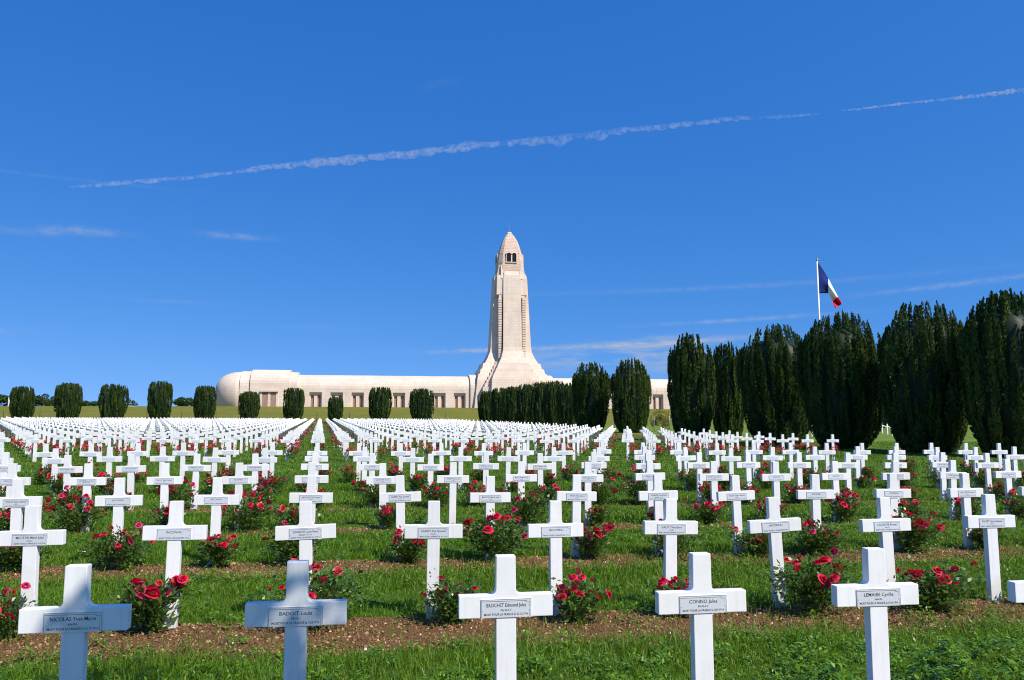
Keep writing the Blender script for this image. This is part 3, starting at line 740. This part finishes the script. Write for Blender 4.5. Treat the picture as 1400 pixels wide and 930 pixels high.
# tree behind the camera whose shade falls on two front crosses
def shade_tree(loc, h, cw):
    e = empty('broadleaf_tree', loc)
    mb = MB(); mb.tube([(0, 0, -.3), (.1, 0, h * .25), (0, .1, h * .5), (.1, 0, h * .8)], [.32, .24, .17, .05], 10)
    for q in range(9):
        a = q * 2.4; z = h * (.46 + .022 * q); L = cw * .75
        mb.tube([(0, .05, z), (cos(a) * L * .5, sin(a) * L * .5, z + h * .08), (cos(a) * L, sin(a) * L, z + h * .13)], [.1, .06, .02], 6)
    mb.build('trunk', M['bark'], e, True)
    obj('crown', round_crown('crown', h, cw * 1.15, 1700, .085, M['tree_leaf'], 500, .42, .09), None, e)
    tag(e, 'leafy tree behind the viewpoint whose shade dapples two crosses of the front row', 'tree')
SUN_AZ, SUN_EL = radians(48), radians(48)
sd_ = np.array([sin(SUN_AZ) * cos(SUN_EL), -cos(SUN_AZ) * cos(SUN_EL), sin(SUN_EL)])
tgt = np.array([-1.84, 4.22, .40]); ct = tgt + sd_ * 9.5
shade_tree((ct[0], ct[1], float(terr(ct[0], ct[1]))), ct[2] / .60, 1.0)

# ------------------------------------------------------------------ the ossuary
TH_B = radians(10); DT = 205.0
TX = (696.3 - 700) / F * DT; ZB = 5.55
bld = empty('memorial_building', (TX, DT, ZB), TH_B)
tag(bld, 'long cream stone memorial with a bullet-topped tower, on the grassy bank', 'memorial building')
def zr(py, Y=201.0): return zpix(py, Y) - ZB
def lx_of(px, ly=-5.0):
    """local x along the facade seen at image column px"""
    t = (px - 700) / F
    # X = TX + lx c - ly s ; Y = DT + lx s + ly c ; X = t*Y*(approx)
    c_, s_ = cos(TH_B), sin(TH_B)
    return (t * (DT + ly * c_) - TX + ly * s_) / (c_ - t * s_)
def prof(hw, zw, zt, n=9, z0=3.62):
    """vault section: wall to zw then quarter ellipse to the crown, both sides; starts at z0"""
    f = [(-hw, z0), (-hw, zw)] + [(-hw * cos(a), zw + (zt - zw) * sin(a)) for a in np.linspace(0, pi / 2, n)[1:]]
    return f + [(-y, z) for y, z in reversed(f[:-1])]
def vault(x0, x1, hw, zw, zt, z0=3.62):
    P_ = prof(hw, zw, zt, z0=z0); return MB().loft([[(x0, y, z) for y, z in P_], [(x1, y, z) for y, z in P_]])
LS = M['limestone']
HW = 5.0
def wing(sgn):
    xin, xout = 8.0, 58.0
    def xr(a, b_): return (min(sgn * a, sgn * b_), max(sgn * a, sgn * b_))
    zt_ = 8.0 if sgn < 0 else 7.8
    w = vault(*xr(xin, xout), HW, 4.6, zt_).build('wing', LS, bld)
    # piers between the bays, plinth and back wall
    wl = MB()
    first, pitch, bw = 13.2, 4.92, 2.9
    bays = [first + pitch * q for q in range(9)]
    edges = [xin] + [e for c_ in bays for e in (c_ - bw / 2, c_ + bw / 2)] + [xout]
    for q in range(0, len(edges), 2):
        a, b_ = xr(edges[q], edges[q + 1]); wl.box(a, b_, -HW, -HW + 1.1, -1.5, 3.615)
    a, b_ = xr(xin, xout); wl.box(a, b_, HW - .8, HW, -1.5, 3.615); wl.box(a, b_, -HW + 1.85, -HW + 2.1, -1.5, 3.61)
    wl.build('wall', LS, bld)
    for c_ in bays:
        a, b_ = sgn * c_ - bw / 2, sgn * c_ + bw / 2
        bay = MB(); y0 = -HW + .62
        bay.box(a + .002, a + .30, y0, y0 + .5, -1.5, 3.61); bay.box(b_ - .30, b_ - .002, y0, y0 + .5, -1.5, 3.61); bay.box(a + 1.05, b_ - 1.05, y0, y0 + .5, -1.5, 3.61)
        bay.box(a + .302, a + 1.048, y0 + .003, y0 + .5, 2.95, 3.609); bay.box(b_ - 1.048, b_ - .302, y0 + .003, y0 + .5, 2.95, 3.609)
        ob = bay.build('window_bay', LS, bld)
        pn = MB(); 
        for (p0, p1) in ((a + .303, a + 1.047), (b_ - 1.047, b_ - .303)): pn.box(p0, p1, y0 + .4, y0 + .45, -1.4, 3.2)
        pn.build('pane', M['brown_shade'], ob)
    # pavilion at the outer end
    pav = vault(*xr(xout - 4.2, xout + 4.6), HW + .75, 5.6, 9.15, z0=-1.5)
    # door bay recess shown by a shallow portal
    pv = pav.build('pavilion', LS, bld)
    vault(*xr(xout - 6.0, xout - 4.203), HW + .45, 5.4, 8.65, z0=-1.5).build('pavilion_step', LS, bld)
    cx = sgn * (xout + .2)
    portal = MB().box(cx - 2.1, cx + 2.1, -HW - 1.3, -HW - .753, 3.62, 4.0)
    portal.box(cx - 2.1, cx - 1.55, -HW - .9, -HW - .753, -1.5, 3.617); portal.box(cx + 1.55, cx + 2.1, -HW - .9, -HW - .753, -1.5, 3.617); portal.box(cx - .3, cx + .3, -HW - .88, -HW - .753, -1.5, 3.617)
    pb = portal.build('portal', LS, bld)
    MB().box(cx - 1.548, cx - .302, -HW - .80, -HW - .754, -1.4, 3.616).box(cx + .302, cx + 1.548, -HW - .80, -HW - .754, -1.4, 3.616).build('pane', M['brown_shade'], pb)
    # plain band then the rounded apse
    vault(*xr(xout + 4.603, xout + 7.0), HW + .35, 5.0, 8.75, z0=-1.5).build('end_band', LS, bld)
    ap = MB(); R0, zt = HW + .15, 8.55; L = 6.2; rings = []
    for q in range(13):
        ph = q / 12 * pi / 2; ring = []
        rr = cos(ph); 
        for a in np.linspace(0, pi, 17):
            ring.append((sgn * (xout + 7.003 + L * (rr ** .8) * sin(a)), -R0 * (rr ** .85) * cos(a), 4.2 + (zt - 4.2) * sin(ph)))
        rings.append(ring)
    r0 = [(x, y, -1.5) for x, y, z in rings[0]]
    ap.loft([r0] + rings, True, False, True).build('apse', LS, bld, True)
    # collar next to the tower
    vault(*xr(8.2, 10.6), HW + .5, 4.9, 8.45, z0=-1.5).build('collar', LS, bld)
wing(-1); wing(1)
# tower
def sq(hw, ch, z, cx=0, cy=0, hy=None):
    hy = hy or hw
    return [(cx - hw + ch, cy - hy, z), (cx + hw - ch, cy - hy, z), (cx + hw, cy - hy + ch, z), (cx + hw, cy + hy - ch, z), (cx + hw - ch, cy + hy, z), (cx - hw + ch, cy + hy, z), (cx - hw, cy + hy - ch, z), (cx - hw, cy - hy + ch, z)]
Z = {y: zr(y) for y in (313, 315.5, 320, 325, 330, 335, 345, 354, 362, 370.6, 376, 381, 385, 403, 424, 450, 475, 481, 490, 497, 505, 512, 520, 530, 540, 560)}
mb = MB(); mb.loft([sq(7.4, .6, -1.5), sq(7.0, .6, Z[530]), sq(5.6, .5, Z[512]), sq(4.2, .4, Z[497]), sq(2.6, .1, Z[481] + 1), sq(2.55, .1, Z[424]), sq(2.55, .1, Z[385])])
mb.build('tower_shaft', LS, bld)
def salient(rot):
    lv = [(-1.5, 9.6, 6.3), (Z[520], 8.7, 5.7), (Z[512], 8.35, 5.2), (Z[512] + .05, 8.0, 5.0), (Z[505], 7.75, 4.5), (Z[505] + .05, 7.35, 4.3), (Z[497], 7.05, 3.75), (Z[497] + .05, 6.6, 3.6), (Z[490], 5.9, 3.0), (Z[481], 5.2, 2.5), (Z[475], 5.02, 2.4), (Z[424], 4.52, 2.3), (Z[381], 4.12, 2.22), (Z[376], 4.0, 2.0), (Z[370.6], 3.5, 1.9)]
    fp_, fw_ = (1.0, 1.0) if abs(cos(rot)) > .5 else (1.03, 1.04)
    rings = [[(-w * fw_, -p * fp_, z), (w * fw_, -p * fp_, z), (w * fw_, -1.5, z), (-w * fw_, -1.5, z)] for z, p, w in lv]
    c_, s_ = cos(rot), sin(rot)
    rings = [[(x * c_ - y * s_, x * s_ + y * c_, z) for x, y, z in r] for r in rings]
    MB().loft(rings).build('buttress', LS, bld)
for q in range(4): salient(q * pi / 2)
cap = MB(); lad = MB(); stp = MB()
for sx in (-1, 1):
    for sy in (-1, 1):
        # blocks closing the corner channels at the shoulder
        cap.loft([[(sx * x, sy * y, z) for x, y in ((2.0, 2.0), (3.92 - q, 2.0), (3.92 - q, 3.92 - q), (2.0, 3.92 - q))] for z, q in ((Z[403], 0), (Z[381], .12), (Z[376], .32))])
        cap.box(*sorted((sx * 2.4, sx * 3.3)), *sorted((sy * 3.0, sy * 3.82)), Z[403] - .75, Z[403] - .003)
        # carved corner strip: stacked blocks with joints
        z = Z[490]
        while z < Z[403] - 1.0:
            f = (z - Z[481]) / (Z[403] - Z[481]); r0 = 4.45 - .32 * f
            lad.box(*sorted((sx * 2.62, sx * 3.5)), *sorted((sy * 2.3, sy * r0)), z, z + .42); lad.box(*sorted((sx * 2.72, sx * 3.4)), *sorted((sy * 2.3, sy * (r0 - .14))), z + .423, z + .61); z += .613
        # stairs descending along the corners
        for s in range(9):
            f = s / 8; z1 = Z[490] + (Z[530] - Z[490]) * f; r1 = 3.75 + 4.1 * f
            stp.box(*sorted((sx * 1.8, sx * r1)), *sorted((sy * 1.8, sy * r1)), -1.4 - .01 * s, z1)
cap.build('corner_cap', LS, bld); lad.build('corner_strip', LS, bld); stp.build('corner_steps', LS, bld)
dm = MB(); dlev = [(Z[385], 3.45), (Z[376], 3.42), (Z[362], 3.30), (Z[354], 3.14), (Z[345], 2.86), (Z[335], 2.38), (Z[330], 2.08), (Z[325], 1.72), (Z[320], 1.22), (Z[315.5], .66)]
dm.loft([sq(w, w * .28, z) for z, w in dlev]); dome = dm.build('dome', M['limestone_tiles'], bld)
MB().loft([sq(.62, .15, Z[315.5] + .003), sq(.66, .15, Z[315.5] + .22), sq(.45, .1, Z[313] - .05), sq(.16, .03, Z[313] + .12)]).build('cap_stone', LS, bld)
MB().tube([(0, 0, Z[313] + .1), (0, 0, Z[313] + 2.9)], [.05, .02], 6).build('lightning_rod', M['galvanised'], bld)
# small fins either side of the face above the shoulders
for rot in range(4):
    for sx in (-1, 1):
        fin = MB()
        r = []
        for (z, p) in ((Z[381], 3.95), (Z[370.6], 3.45), (Z[362], 3.16)):
            r.append([(sx * 2.15, -p, z), (sx * 2.75, -p, z), (sx * 2.75, -2.4, z), (sx * 2.15, -2.4, z)])
        c_, s_ = cos(rot * pi / 2), sin(rot * pi / 2)
        fin.loft([[(x * c_ - y * s_, x * s_ + y * c_, z) for x, y, z in q] for q in r]); fin.build('fin', LS, bld)
# belfry windows on the four faces
zb, zt2 = zr(357.5), zr(345)
for rot in range(4):
    c_, s_ = cos(rot * pi / 2), sin(rot * pi / 2)
    def R3(mb_):
        mb_.v = [(x * c_ - y * s_, x * s_ + y * c_, z) for x, y, z in mb_.v]; return mb_
    fr = MB(); y0, y1 = -3.46, -2.4; w2 = 1.35; hh = zt2 - zb
    fr.box(-w2 - .08, w2 + .08, y0 - .06, y1, zb - .2, zb)
    for (a, b_) in ((-w2, -w2 + .12), (-.16, .16), (w2 - .12, w2)): fr.box(a, b_, y0, y1, zb + .003, zb + hh - .55)
    for c0 in (-(w2) / 2, w2 / 2):
        rw = w2 / 2 - .2 + .1; arc = [(c0 + rw * cos(a), zb + hh - .55 + rw * .95 * sin(a)) for a in np.linspace(0, pi, 9)]
        top = [(c0 + (w2 / 2) * (1 - q / 4), zb + hh + .06) for q in range(9)]
        for q in range(8):
            p4 = [arc[q], top[q], top[q + 1], arc[q + 1]]
            fr.loft([[(x, y0 + .002, z) for x, z in p4], [(x, y1, z) for x, z in p4]])
    wo = R3(fr).build('belfry_window', LS, bld)
    R3(MB().box(-w2 + .1, w2 - .1, y0 + .13, y0 + .16, zb + .01, zb + hh - .1)).build('pane', M['window_dark'], wo)

# ------------------------------------------------------------------ flagpole and flag
DF = 100.0
pt = unproj(1117, 357, DF); pb_ = unproj(1119, 560, DF)
zg = float(terr(pt[0], DF))
fp = empty('flagpole', (pt[0], DF, zg)); tag(fp, 'tall slender white flagpole rising behind the right-hand yews', 'flagpole')
hp = pt[2] - zg
MB().tube([(.0, 0, -.3), (0, 0, hp * .5), (0, 0, hp)], [.16, .13, .09], 12).build('pole', M['white_enamel'], fp, True)
MB().loft([[(r * cos(a), r * sin(a), hp + z) for a in np.linspace(0, 2 * pi, 10, endpoint=False)] for r, z in ((.05, 0), (.15, .08), (.17, .17), (.1, .28), (.02, .32))]).build('finial', M['gilt'], fp, True)
MB().box(-.45, .45, -.45, .45, -.1, .2).build('base_block', M['limestone'], fp)
def lerp_path(P_, u):
    P_ = np.array(P_, float); t = np.linspace(0, 1, len(P_)); return np.array([np.interp(u, t, P_[:, 0]), np.interp(u, t, P_[:, 1])])
top = [(1118.4, 358.5), (1125.5, 369), (1132.5, 381), (1139, 393.5), (1145.5, 405.5), (1149.5, 411.5), (1151, 416)]
bot = [(1119.2, 401.5), (1125.5, 401), (1132.5, 401), (1135.5, 407), (1138, 412.5), (1139.5, 417), (1142, 421)]
nu, nv = 24, 12; V = []
for iu in range(nu + 1):
    u = iu / nu; a = lerp_path(top, u); b_ = lerp_path(bot, u)
    for iv in range(nv + 1):
        w = iv / nv; q = a * (1 - w) + b_ * w
        pull = 1.0
        V.append(unproj(q[0], q[1], DF + (.55 * sin(w * 7 + u * 5) * u + .35 * sin(u * 9 + w * 2) * u)))
idx = np.array([[i_ * (nv + 1) + j_, (i_ + 1) * (nv + 1) + j_, (i_ + 1) * (nv + 1) + j_ + 1, i_ * (nv + 1) + j_ + 1] for i_ in range(nu) for j_ in range(nv)])
me = np_mesh('flag', np.array(V), [idx], smooth=True)
for nme in ('cloth_blue', 'cloth_white', 'cloth_red'): me.materials.append(M[nme])
me.polygons.foreach_set('material_index', np.array([min(2, i_ * 3 // nu) for i_ in range(nu) for j_ in range(nv)], np.int32))
fo = obj('flag', me); tag(fo, 'drooping blue, white and red striped flag at the top of the flagpole', 'flag')
so = fo.modifiers.new('thickness', 'SOLIDIFY'); so.thickness = .01

# ------------------------------------------------------------------ fences
def wire_fence(pts, h, label, pr, mat, strands=7):
    pts = [np.array([x, y, float(terr(x, y))]) for x, y in pts]
    e = empty('wire_fence', pts[0]); tag(e, label, 'fence')
    pm_ = MB().tube([(0, 0, -.2), (0, 0, h * .5), (0, 0, h)], pr, 8).mesh('post', True); pm_.materials.append(mat)
    for p in pts:
        o = bpy.data.objects.new('post', pm_); COL.objects.link(o); o.parent = e; o.location = p - pts[0]
    wb_ = MB()
    for a, b_ in zip(pts[:-1], pts[1:]):
        for q in range(strands):
            z = h * (q + .6) / (strands + .2); wb_.tube([a - pts[0] + (0, 0, z), b_ - pts[0] + (0, 0, z)], .006, 4)
    wb_.build('wires', mat, e)
ks = np.arange(-52, 25, 5.15)
wire_fence([tuple(grid(k, 49.0)) for k in ks], 1.9, 'thin wire fence with dark posts along the foot of the bank, behind the small yews', .055, M['dark_metal'])
fy = np.concatenate([np.arange(43.2, 60, 6.9), np.arange(63.9, 135, 4.1)])
wire_fence([(27.3 - .26 * (y - 57.0), y) for y in fy], 1.9, 'wire fence with grey metal posts on the lawn behind the big right-hand yews', .05, M['galvanised'])
# crosses of the plot beyond the fence on the right
for n, (px, py, d) in enumerate(((1117, 592, 76), (1110, 594, 78), (1124, 593, 74), (1213, 583, 84), (1219, 582, 80), (1206, 585, 88), (1337, 588, 70), (1343, 589, 72), (1331, 588, 75))):
    p = unproj(px, py, d); o = bpy.data.objects.new('grave_cross', ME_CROSS_LOW); COL.objects.link(o); o.location = (p[0], d, float(terr(p[0], d))); o.rotation_euler = (0, 0, ROWYAW + .05)
    tag(o, 'white cross of the next plot, glimpsed on the lawn between the right-hand yews', 'cross', 'crosses of the next plot glimpsed between the yews')

# ------------------------------------------------------------------ small things on the crest at left
d = 214.0; p = unproj(176, 556, d); z0 = float(terr(p[0], d)); zt3 = zpix(552.0, d)
car = empty('parked_car', (p[0], d, zt3 - 1.46), radians(20)); tag(car, 'pale parked car, only its roof showing above the crest of the bank', 'car')
MB().loft([[(-2.1, -.82, .35), (2.1, -.82, .35), (2.1, .82, .35), (-2.1, .82, .35)], [(-2.15, -.86, .6), (2.15, -.86, .6), (2.15, .86, .6), (-2.15, .86, .6)], [(-2.05, -.8, .92), (2.0, -.8, .85), (2.0, .8, .85), (-2.05, .8, .92)]]).build('body', M['car_paint'], car)
MB().loft([[(-1.75, -.76, .923), (1.0, -.76, .923), (1.0, .76, .923), (-1.75, .76, .923)], [(-1.3, -.62, 1.40), (.3, -.62, 1.40), (.3, .62, 1.40), (-1.3, .62, 1.40)]]).build('window', M['glass_dark'], car)
MB().loft([[(-1.36, -.66, 1.403), (.36, -.66, 1.403), (.36, .66, 1.403), (-1.36, .66, 1.403)], [(-1.2, -.55, 1.46), (.2, -.55, 1.46), (.2, .55, 1.46), (-1.2, .55, 1.46)]]).build('roof', M['car_paint'], car)
for wx in (-1.3, 1.3):
    for wy in (-.82, .82): 
        w_ = MB().tube([(wx, wy - .1, .31), (wx, wy + .1, .31)], .31, 16).build('wheel', M['rubber'], car)
        MB().tube([(wx, wy - .11, .31), (wx, wy + .11, .31)], .19, 12).build('rim', M['galvanised'], w_)
d = 216.0; p = unproj(12, 556, d); zt3 = zpix(543, d); z0 = float(terr(p[0], d))
wp = empty('white_post', (p[0], d, z0)); tag(wp, 'white upright post on the crest at the far left', 'post')
MB().loft([sq(.2, .03, -.2), sq(.17, .03, zt3 - z0 - .15)]).build('shaft', M['white_enamel'], wp)
MB().loft([sq(.23, .03, zt3 - z0 - .147), sq(.23, .03, zt3 - z0 - .06), sq(.05, .01, zt3 - z0)]).build('cap', M['white_enamel'], wp)

# ------------------------------------------------------------------ contrail (a real band of ice cloud at height)
def contrail(name, pix, ALT, dens, label):
    dens *= 3.6
    c = []
    for (px, py, w) in pix:
        d_ = unproj(px, py, 1.0) - np.array([0, 0, CZ]); t = ALT / d_[2]; c.append((d_ * t, w / F * np.linalg.norm(d_) * t / 2 * .82))
    P_ = np.array([a for a, _ in c]); Rr = np.array([r for _, r in c])
    nr_ = 420; u = np.linspace(0, len(P_) - 1, nr_); P2 = np.stack([np.interp(u, np.arange(len(P_)), P_[:, q]) for q in range(3)], 1); R2 = np.interp(u, np.arange(len(P_)), Rr)
    g = np.random.default_rng(len(pix)); 
    def wig(n): return np.interp(np.arange(nr_), np.linspace(0, nr_ - 1, n), g.normal(0, 1, n))
    R2 = R2 * np.clip(.80 + .12 * wig(40) + .16 * wig(150), .25, 1.5)
    P2[:, 2] += R2 * (.18 * wig(60) + .12 * wig(22))
    mbt = MB()
    for part in range(2):                      # a firm upper streak and a ragged veil hanging below it
        PP = P2.copy(); RR = R2 * (.55 if part == 0 else 1.0)
        if part: PP[:, 2] -= R2 * (.55 + .3 * np.abs(wig(130)))
        mbt.tube([tuple(p) for p in PP], list(RR), 9)
    me = mbt.mesh(name)
    m = bpy.data.materials.new(name); m.use_nodes = True; nt = m.node_tree; nt.nodes.remove(nt.nodes['Principled BSDF'])
    vs = nt.nodes.new('ShaderNodeVolumeScatter'); vs.inputs['Color'].default_value = (1, 1, 1, 1); vs.inputs['Anisotropy'].default_value = 0.0
    n1 = noise(nt, 1 / 240.0, 6, None, .75, 1.0); n2 = noise(nt, 1 / 2600.0, 2)
    f = math_(nt, 'MULTIPLY', math_(nt, 'MULTIPLY', math_(nt, 'SUBTRACT', n1, .42), 4.5, clamp=True), math_(nt, 'MULTIPLY', math_(nt, 'SUBTRACT', n2, .18), 3, clamp=True))
    nt.links.new(math_(nt, 'MULTIPLY', f, dens), vs.inputs['Density']); nt.links.new(vs.outputs[0], nt.nodes['Material Output'].inputs['Volume'])
    tag(obj(name, me, m), label, 'contrail', kind='thing')
contrail('contrail', [(95, 255, 5), (180, 247, 7), (250, 242, 7), (330, 233, 7), (410, 221, 12), (500, 213, 13), (580, 206, 12), (650, 196, 15), (720, 190, 13), (800, 184, 15), (880, 174, 12), (960, 166, 10), (1010, 160, 8), (1070, 158, 6), (1122, 155, 3)], 9000, .0011,
         'long white puffy contrail crossing the blue sky')
contrail('contrail', [(1150, 151, 2.5), (1200, 145, 4), (1280, 136, 4), (1340, 129, 6), (1420, 118, 10)], 9000, .0040, 'short thin contrail in the upper right of the sky')

# ------------------------------------------------------------------ sky, sun, camera
w = bpy.data.worlds.new('World'); S.world = w; w.use_nodes = True; nt = w.node_tree
bg = nt.nodes['Background']
sky = nt.nodes.new('ShaderNodeTexSky'); sky.sky_type = 'NISHITA'; sky.sun_disc = False; sky.sun_elevation = SUN_EL; sky.sun_rotation = pi - SUN_AZ
sky.altitude = 300; sky.air_density = 1.0; sky.dust_density = .3; sky.ozone_density = 3.5
tcw = nt.nodes.new('ShaderNodeTexCoord'); sp = nt.nodes.new('ShaderNodeSeparateXYZ'); nt.links.new(tcw.outputs['Generated'], sp.inputs[0])
# very clear dry air: no pale haze band, the sky keeps its blue down to the horizon
cv_ = nt.nodes.new('ShaderNodeCombineXYZ'); nt.links.new(sp.outputs[0], cv_.inputs[0]); nt.links.new(sp.outputs[1], cv_.inputs[1]); nt.links.new(math_(nt, 'ADD', math_(nt, 'MULTIPLY', sp.outputs[2], 1.25), .12), cv_.inputs[2])
nv_ = nt.nodes.new('ShaderNodeVectorMath'); nv_.operation = 'NORMALIZE'; nt.links.new(cv_.outputs[0], nv_.inputs[0]); nt.links.new(nv_.outputs[0], sky.inputs['Vector'])
class _H: pass
sc_ = nt.nodes.new('ShaderNodeSeparateColor'); nt.links.new(sky.outputs[0], sc_.inputs[0]); cc_ = nt.nodes.new('ShaderNodeCombineColor')
for ch, (tn, am, gm) in enumerate(((.36, 4.58, 1.44), (1.12, .728, .80), (1.95, .80, .52))):     # deep saturated blue of the polarised summer sky
    nt.links.new(math_(nt, 'MULTIPLY', math_(nt, 'POWER', math_(nt, 'MULTIPLY', sc_.outputs[ch], tn * .1087), gm), am * .96 / .1087), cc_.inputs[ch])
hs = _H(); hs.outputs = [cc_.outputs[0]]
az = math_(nt, 'ARCTAN2', sp.outputs[0], sp.outputs[1]); el = math_(nt, 'ARCSINE', sp.outputs[2])
cw = nt.nodes.new('ShaderNodeCombineXYZ'); nt.links.new(math_(nt, 'MULTIPLY', az, 14), cw.inputs[0]); nt.links.new(math_(nt, 'MULTIPLY', el, 95), cw.inputs[1])
wn = ramp(nt, noise(nt, 1.0, 6, cw.outputs[0], .6, .6), [(.38, (0, 0, 0)), (.75, (1, 1, 1))])
cw2 = nt.nodes.new('ShaderNodeCombineXYZ'); nt.links.new(math_(nt, 'MULTIPLY', az, 60), cw2.inputs[0]); nt.links.new(math_(nt, 'MULTIPLY', el, 110), cw2.inputs[1])
wn2 = ramp(nt, noise(nt, 1.0, 5, cw2.outputs[0], .65), [(.3, (0, 0, 0)), (.75, (1, 1, 1))])
def ang(px, py):
    d_ = unproj(px, py, 1.0) - np.array([0, 0, CZ]); d_ /= np.linalg.norm(d_); return math.atan2(d_[0], d_[1]), math.asin(d_[2])
tot = None
def wisp(px, py, sx, sy, amp, nz, slope=0.0):
    global tot
    a0, e0 = ang(px, py); da = math_(nt, 'SUBTRACT', az, a0); de = math_(nt, 'SUBTRACT', math_(nt, 'SUBTRACT', el, e0), math_(nt, 'MULTIPLY', da, slope))
    q = math_(nt, 'ADD', math_(nt, 'POWER', math_(nt, 'DIVIDE', da, sx / F), 2), math_(nt, 'POWER', math_(nt, 'DIVIDE', de, sy / F), 2))
    g = math_(nt, 'MULTIPLY', math_(nt, 'EXPONENT', math_(nt, 'MULTIPLY', q, -1)), amp)
    g = math_(nt, 'MULTIPLY', g, nz); tot = g if tot is None else math_(nt, 'ADD', tot, g)
wisp(118, 316, 36, 4.5, .55, wn2); wisp(66, 317, 12, 4, .35, wn2); wisp(322, 323, 36, 3.6, .5, wn2); wisp(15, 315, 40, 4, .2, wn2)
wisp(800, 474, 170, 3.2, .85, wn2, .035); wisp(655, 479, 45, 2.5, .7, wn2, .05); wisp(900, 468, 80, 8, .8, wn, .05)
wisp(785, 494, 75, 12, .85, wn); wisp(905, 490, 60, 20, .95, wn); wisp(960, 464, 60, 5, .5, wn2, .03)
wisp(1020, 437, 110, 2.5, .5, wn2, .03); wisp(1010, 392, 240, 3, .22, wn2, .01); wisp(1330, 386, 110, 3, .45, wn2, .05); wisp(80, 243, 130, 1.6, .12, wn2, .02)
wisp(230, 412, 60, 2.5, .14, wn2); wisp(440, 448, 50, 3, .14, wn2); wisp(600, 115, 26, 5, .06, wn2, .2); wisp(0, 452, 30, 4, .2, wn2)
cm = mix(nt, math_(nt, 'MINIMUM', tot, .8), hs.outputs[0], (4.2, 4.6, 5.3))
nt.links.new(cm, bg.inputs['Color']); bg.inputs['Strength'].default_value = .10
sl = bpy.data.lights.new('sun', 'SUN'); sl.energy = 5.0; sl.angle = radians(.53); sl.color = (1, .935, .84)
so_ = bpy.data.objects.new('sun', sl); COL.objects.link(so_)
from mathutils import Vector
so_.rotation_euler = Vector(tuple(-sd_)).to_track_quat('-Z', 'Y').to_euler(); so_.location = tuple(sd_ * 60)
cd = bpy.data.cameras.new('camera'); cam = bpy.data.objects.new('camera', cd); COL.objects.link(cam)
cam.location = (0, 0, CZ); cam.rotation_euler = (pi / 2 + PIT, 0, 0); cd.sensor_width = 36; cd.lens = F / 1400 * 36; cd.clip_end = 200000; cd.clip_start = .1
S.camera = cam
S.view_settings.view_transform = 'Standard'; S.view_settings.look = 'None'; S.view_settings.gamma = 1; S.view_settings.exposure = .18; S.view_settings.use_curve_mapping = False
S.render.engine = 'CYCLES'; S.cycles.filter_width = 1.05; S.cycles.max_bounces = 6; S.cycles.transparent_max_bounces = 8
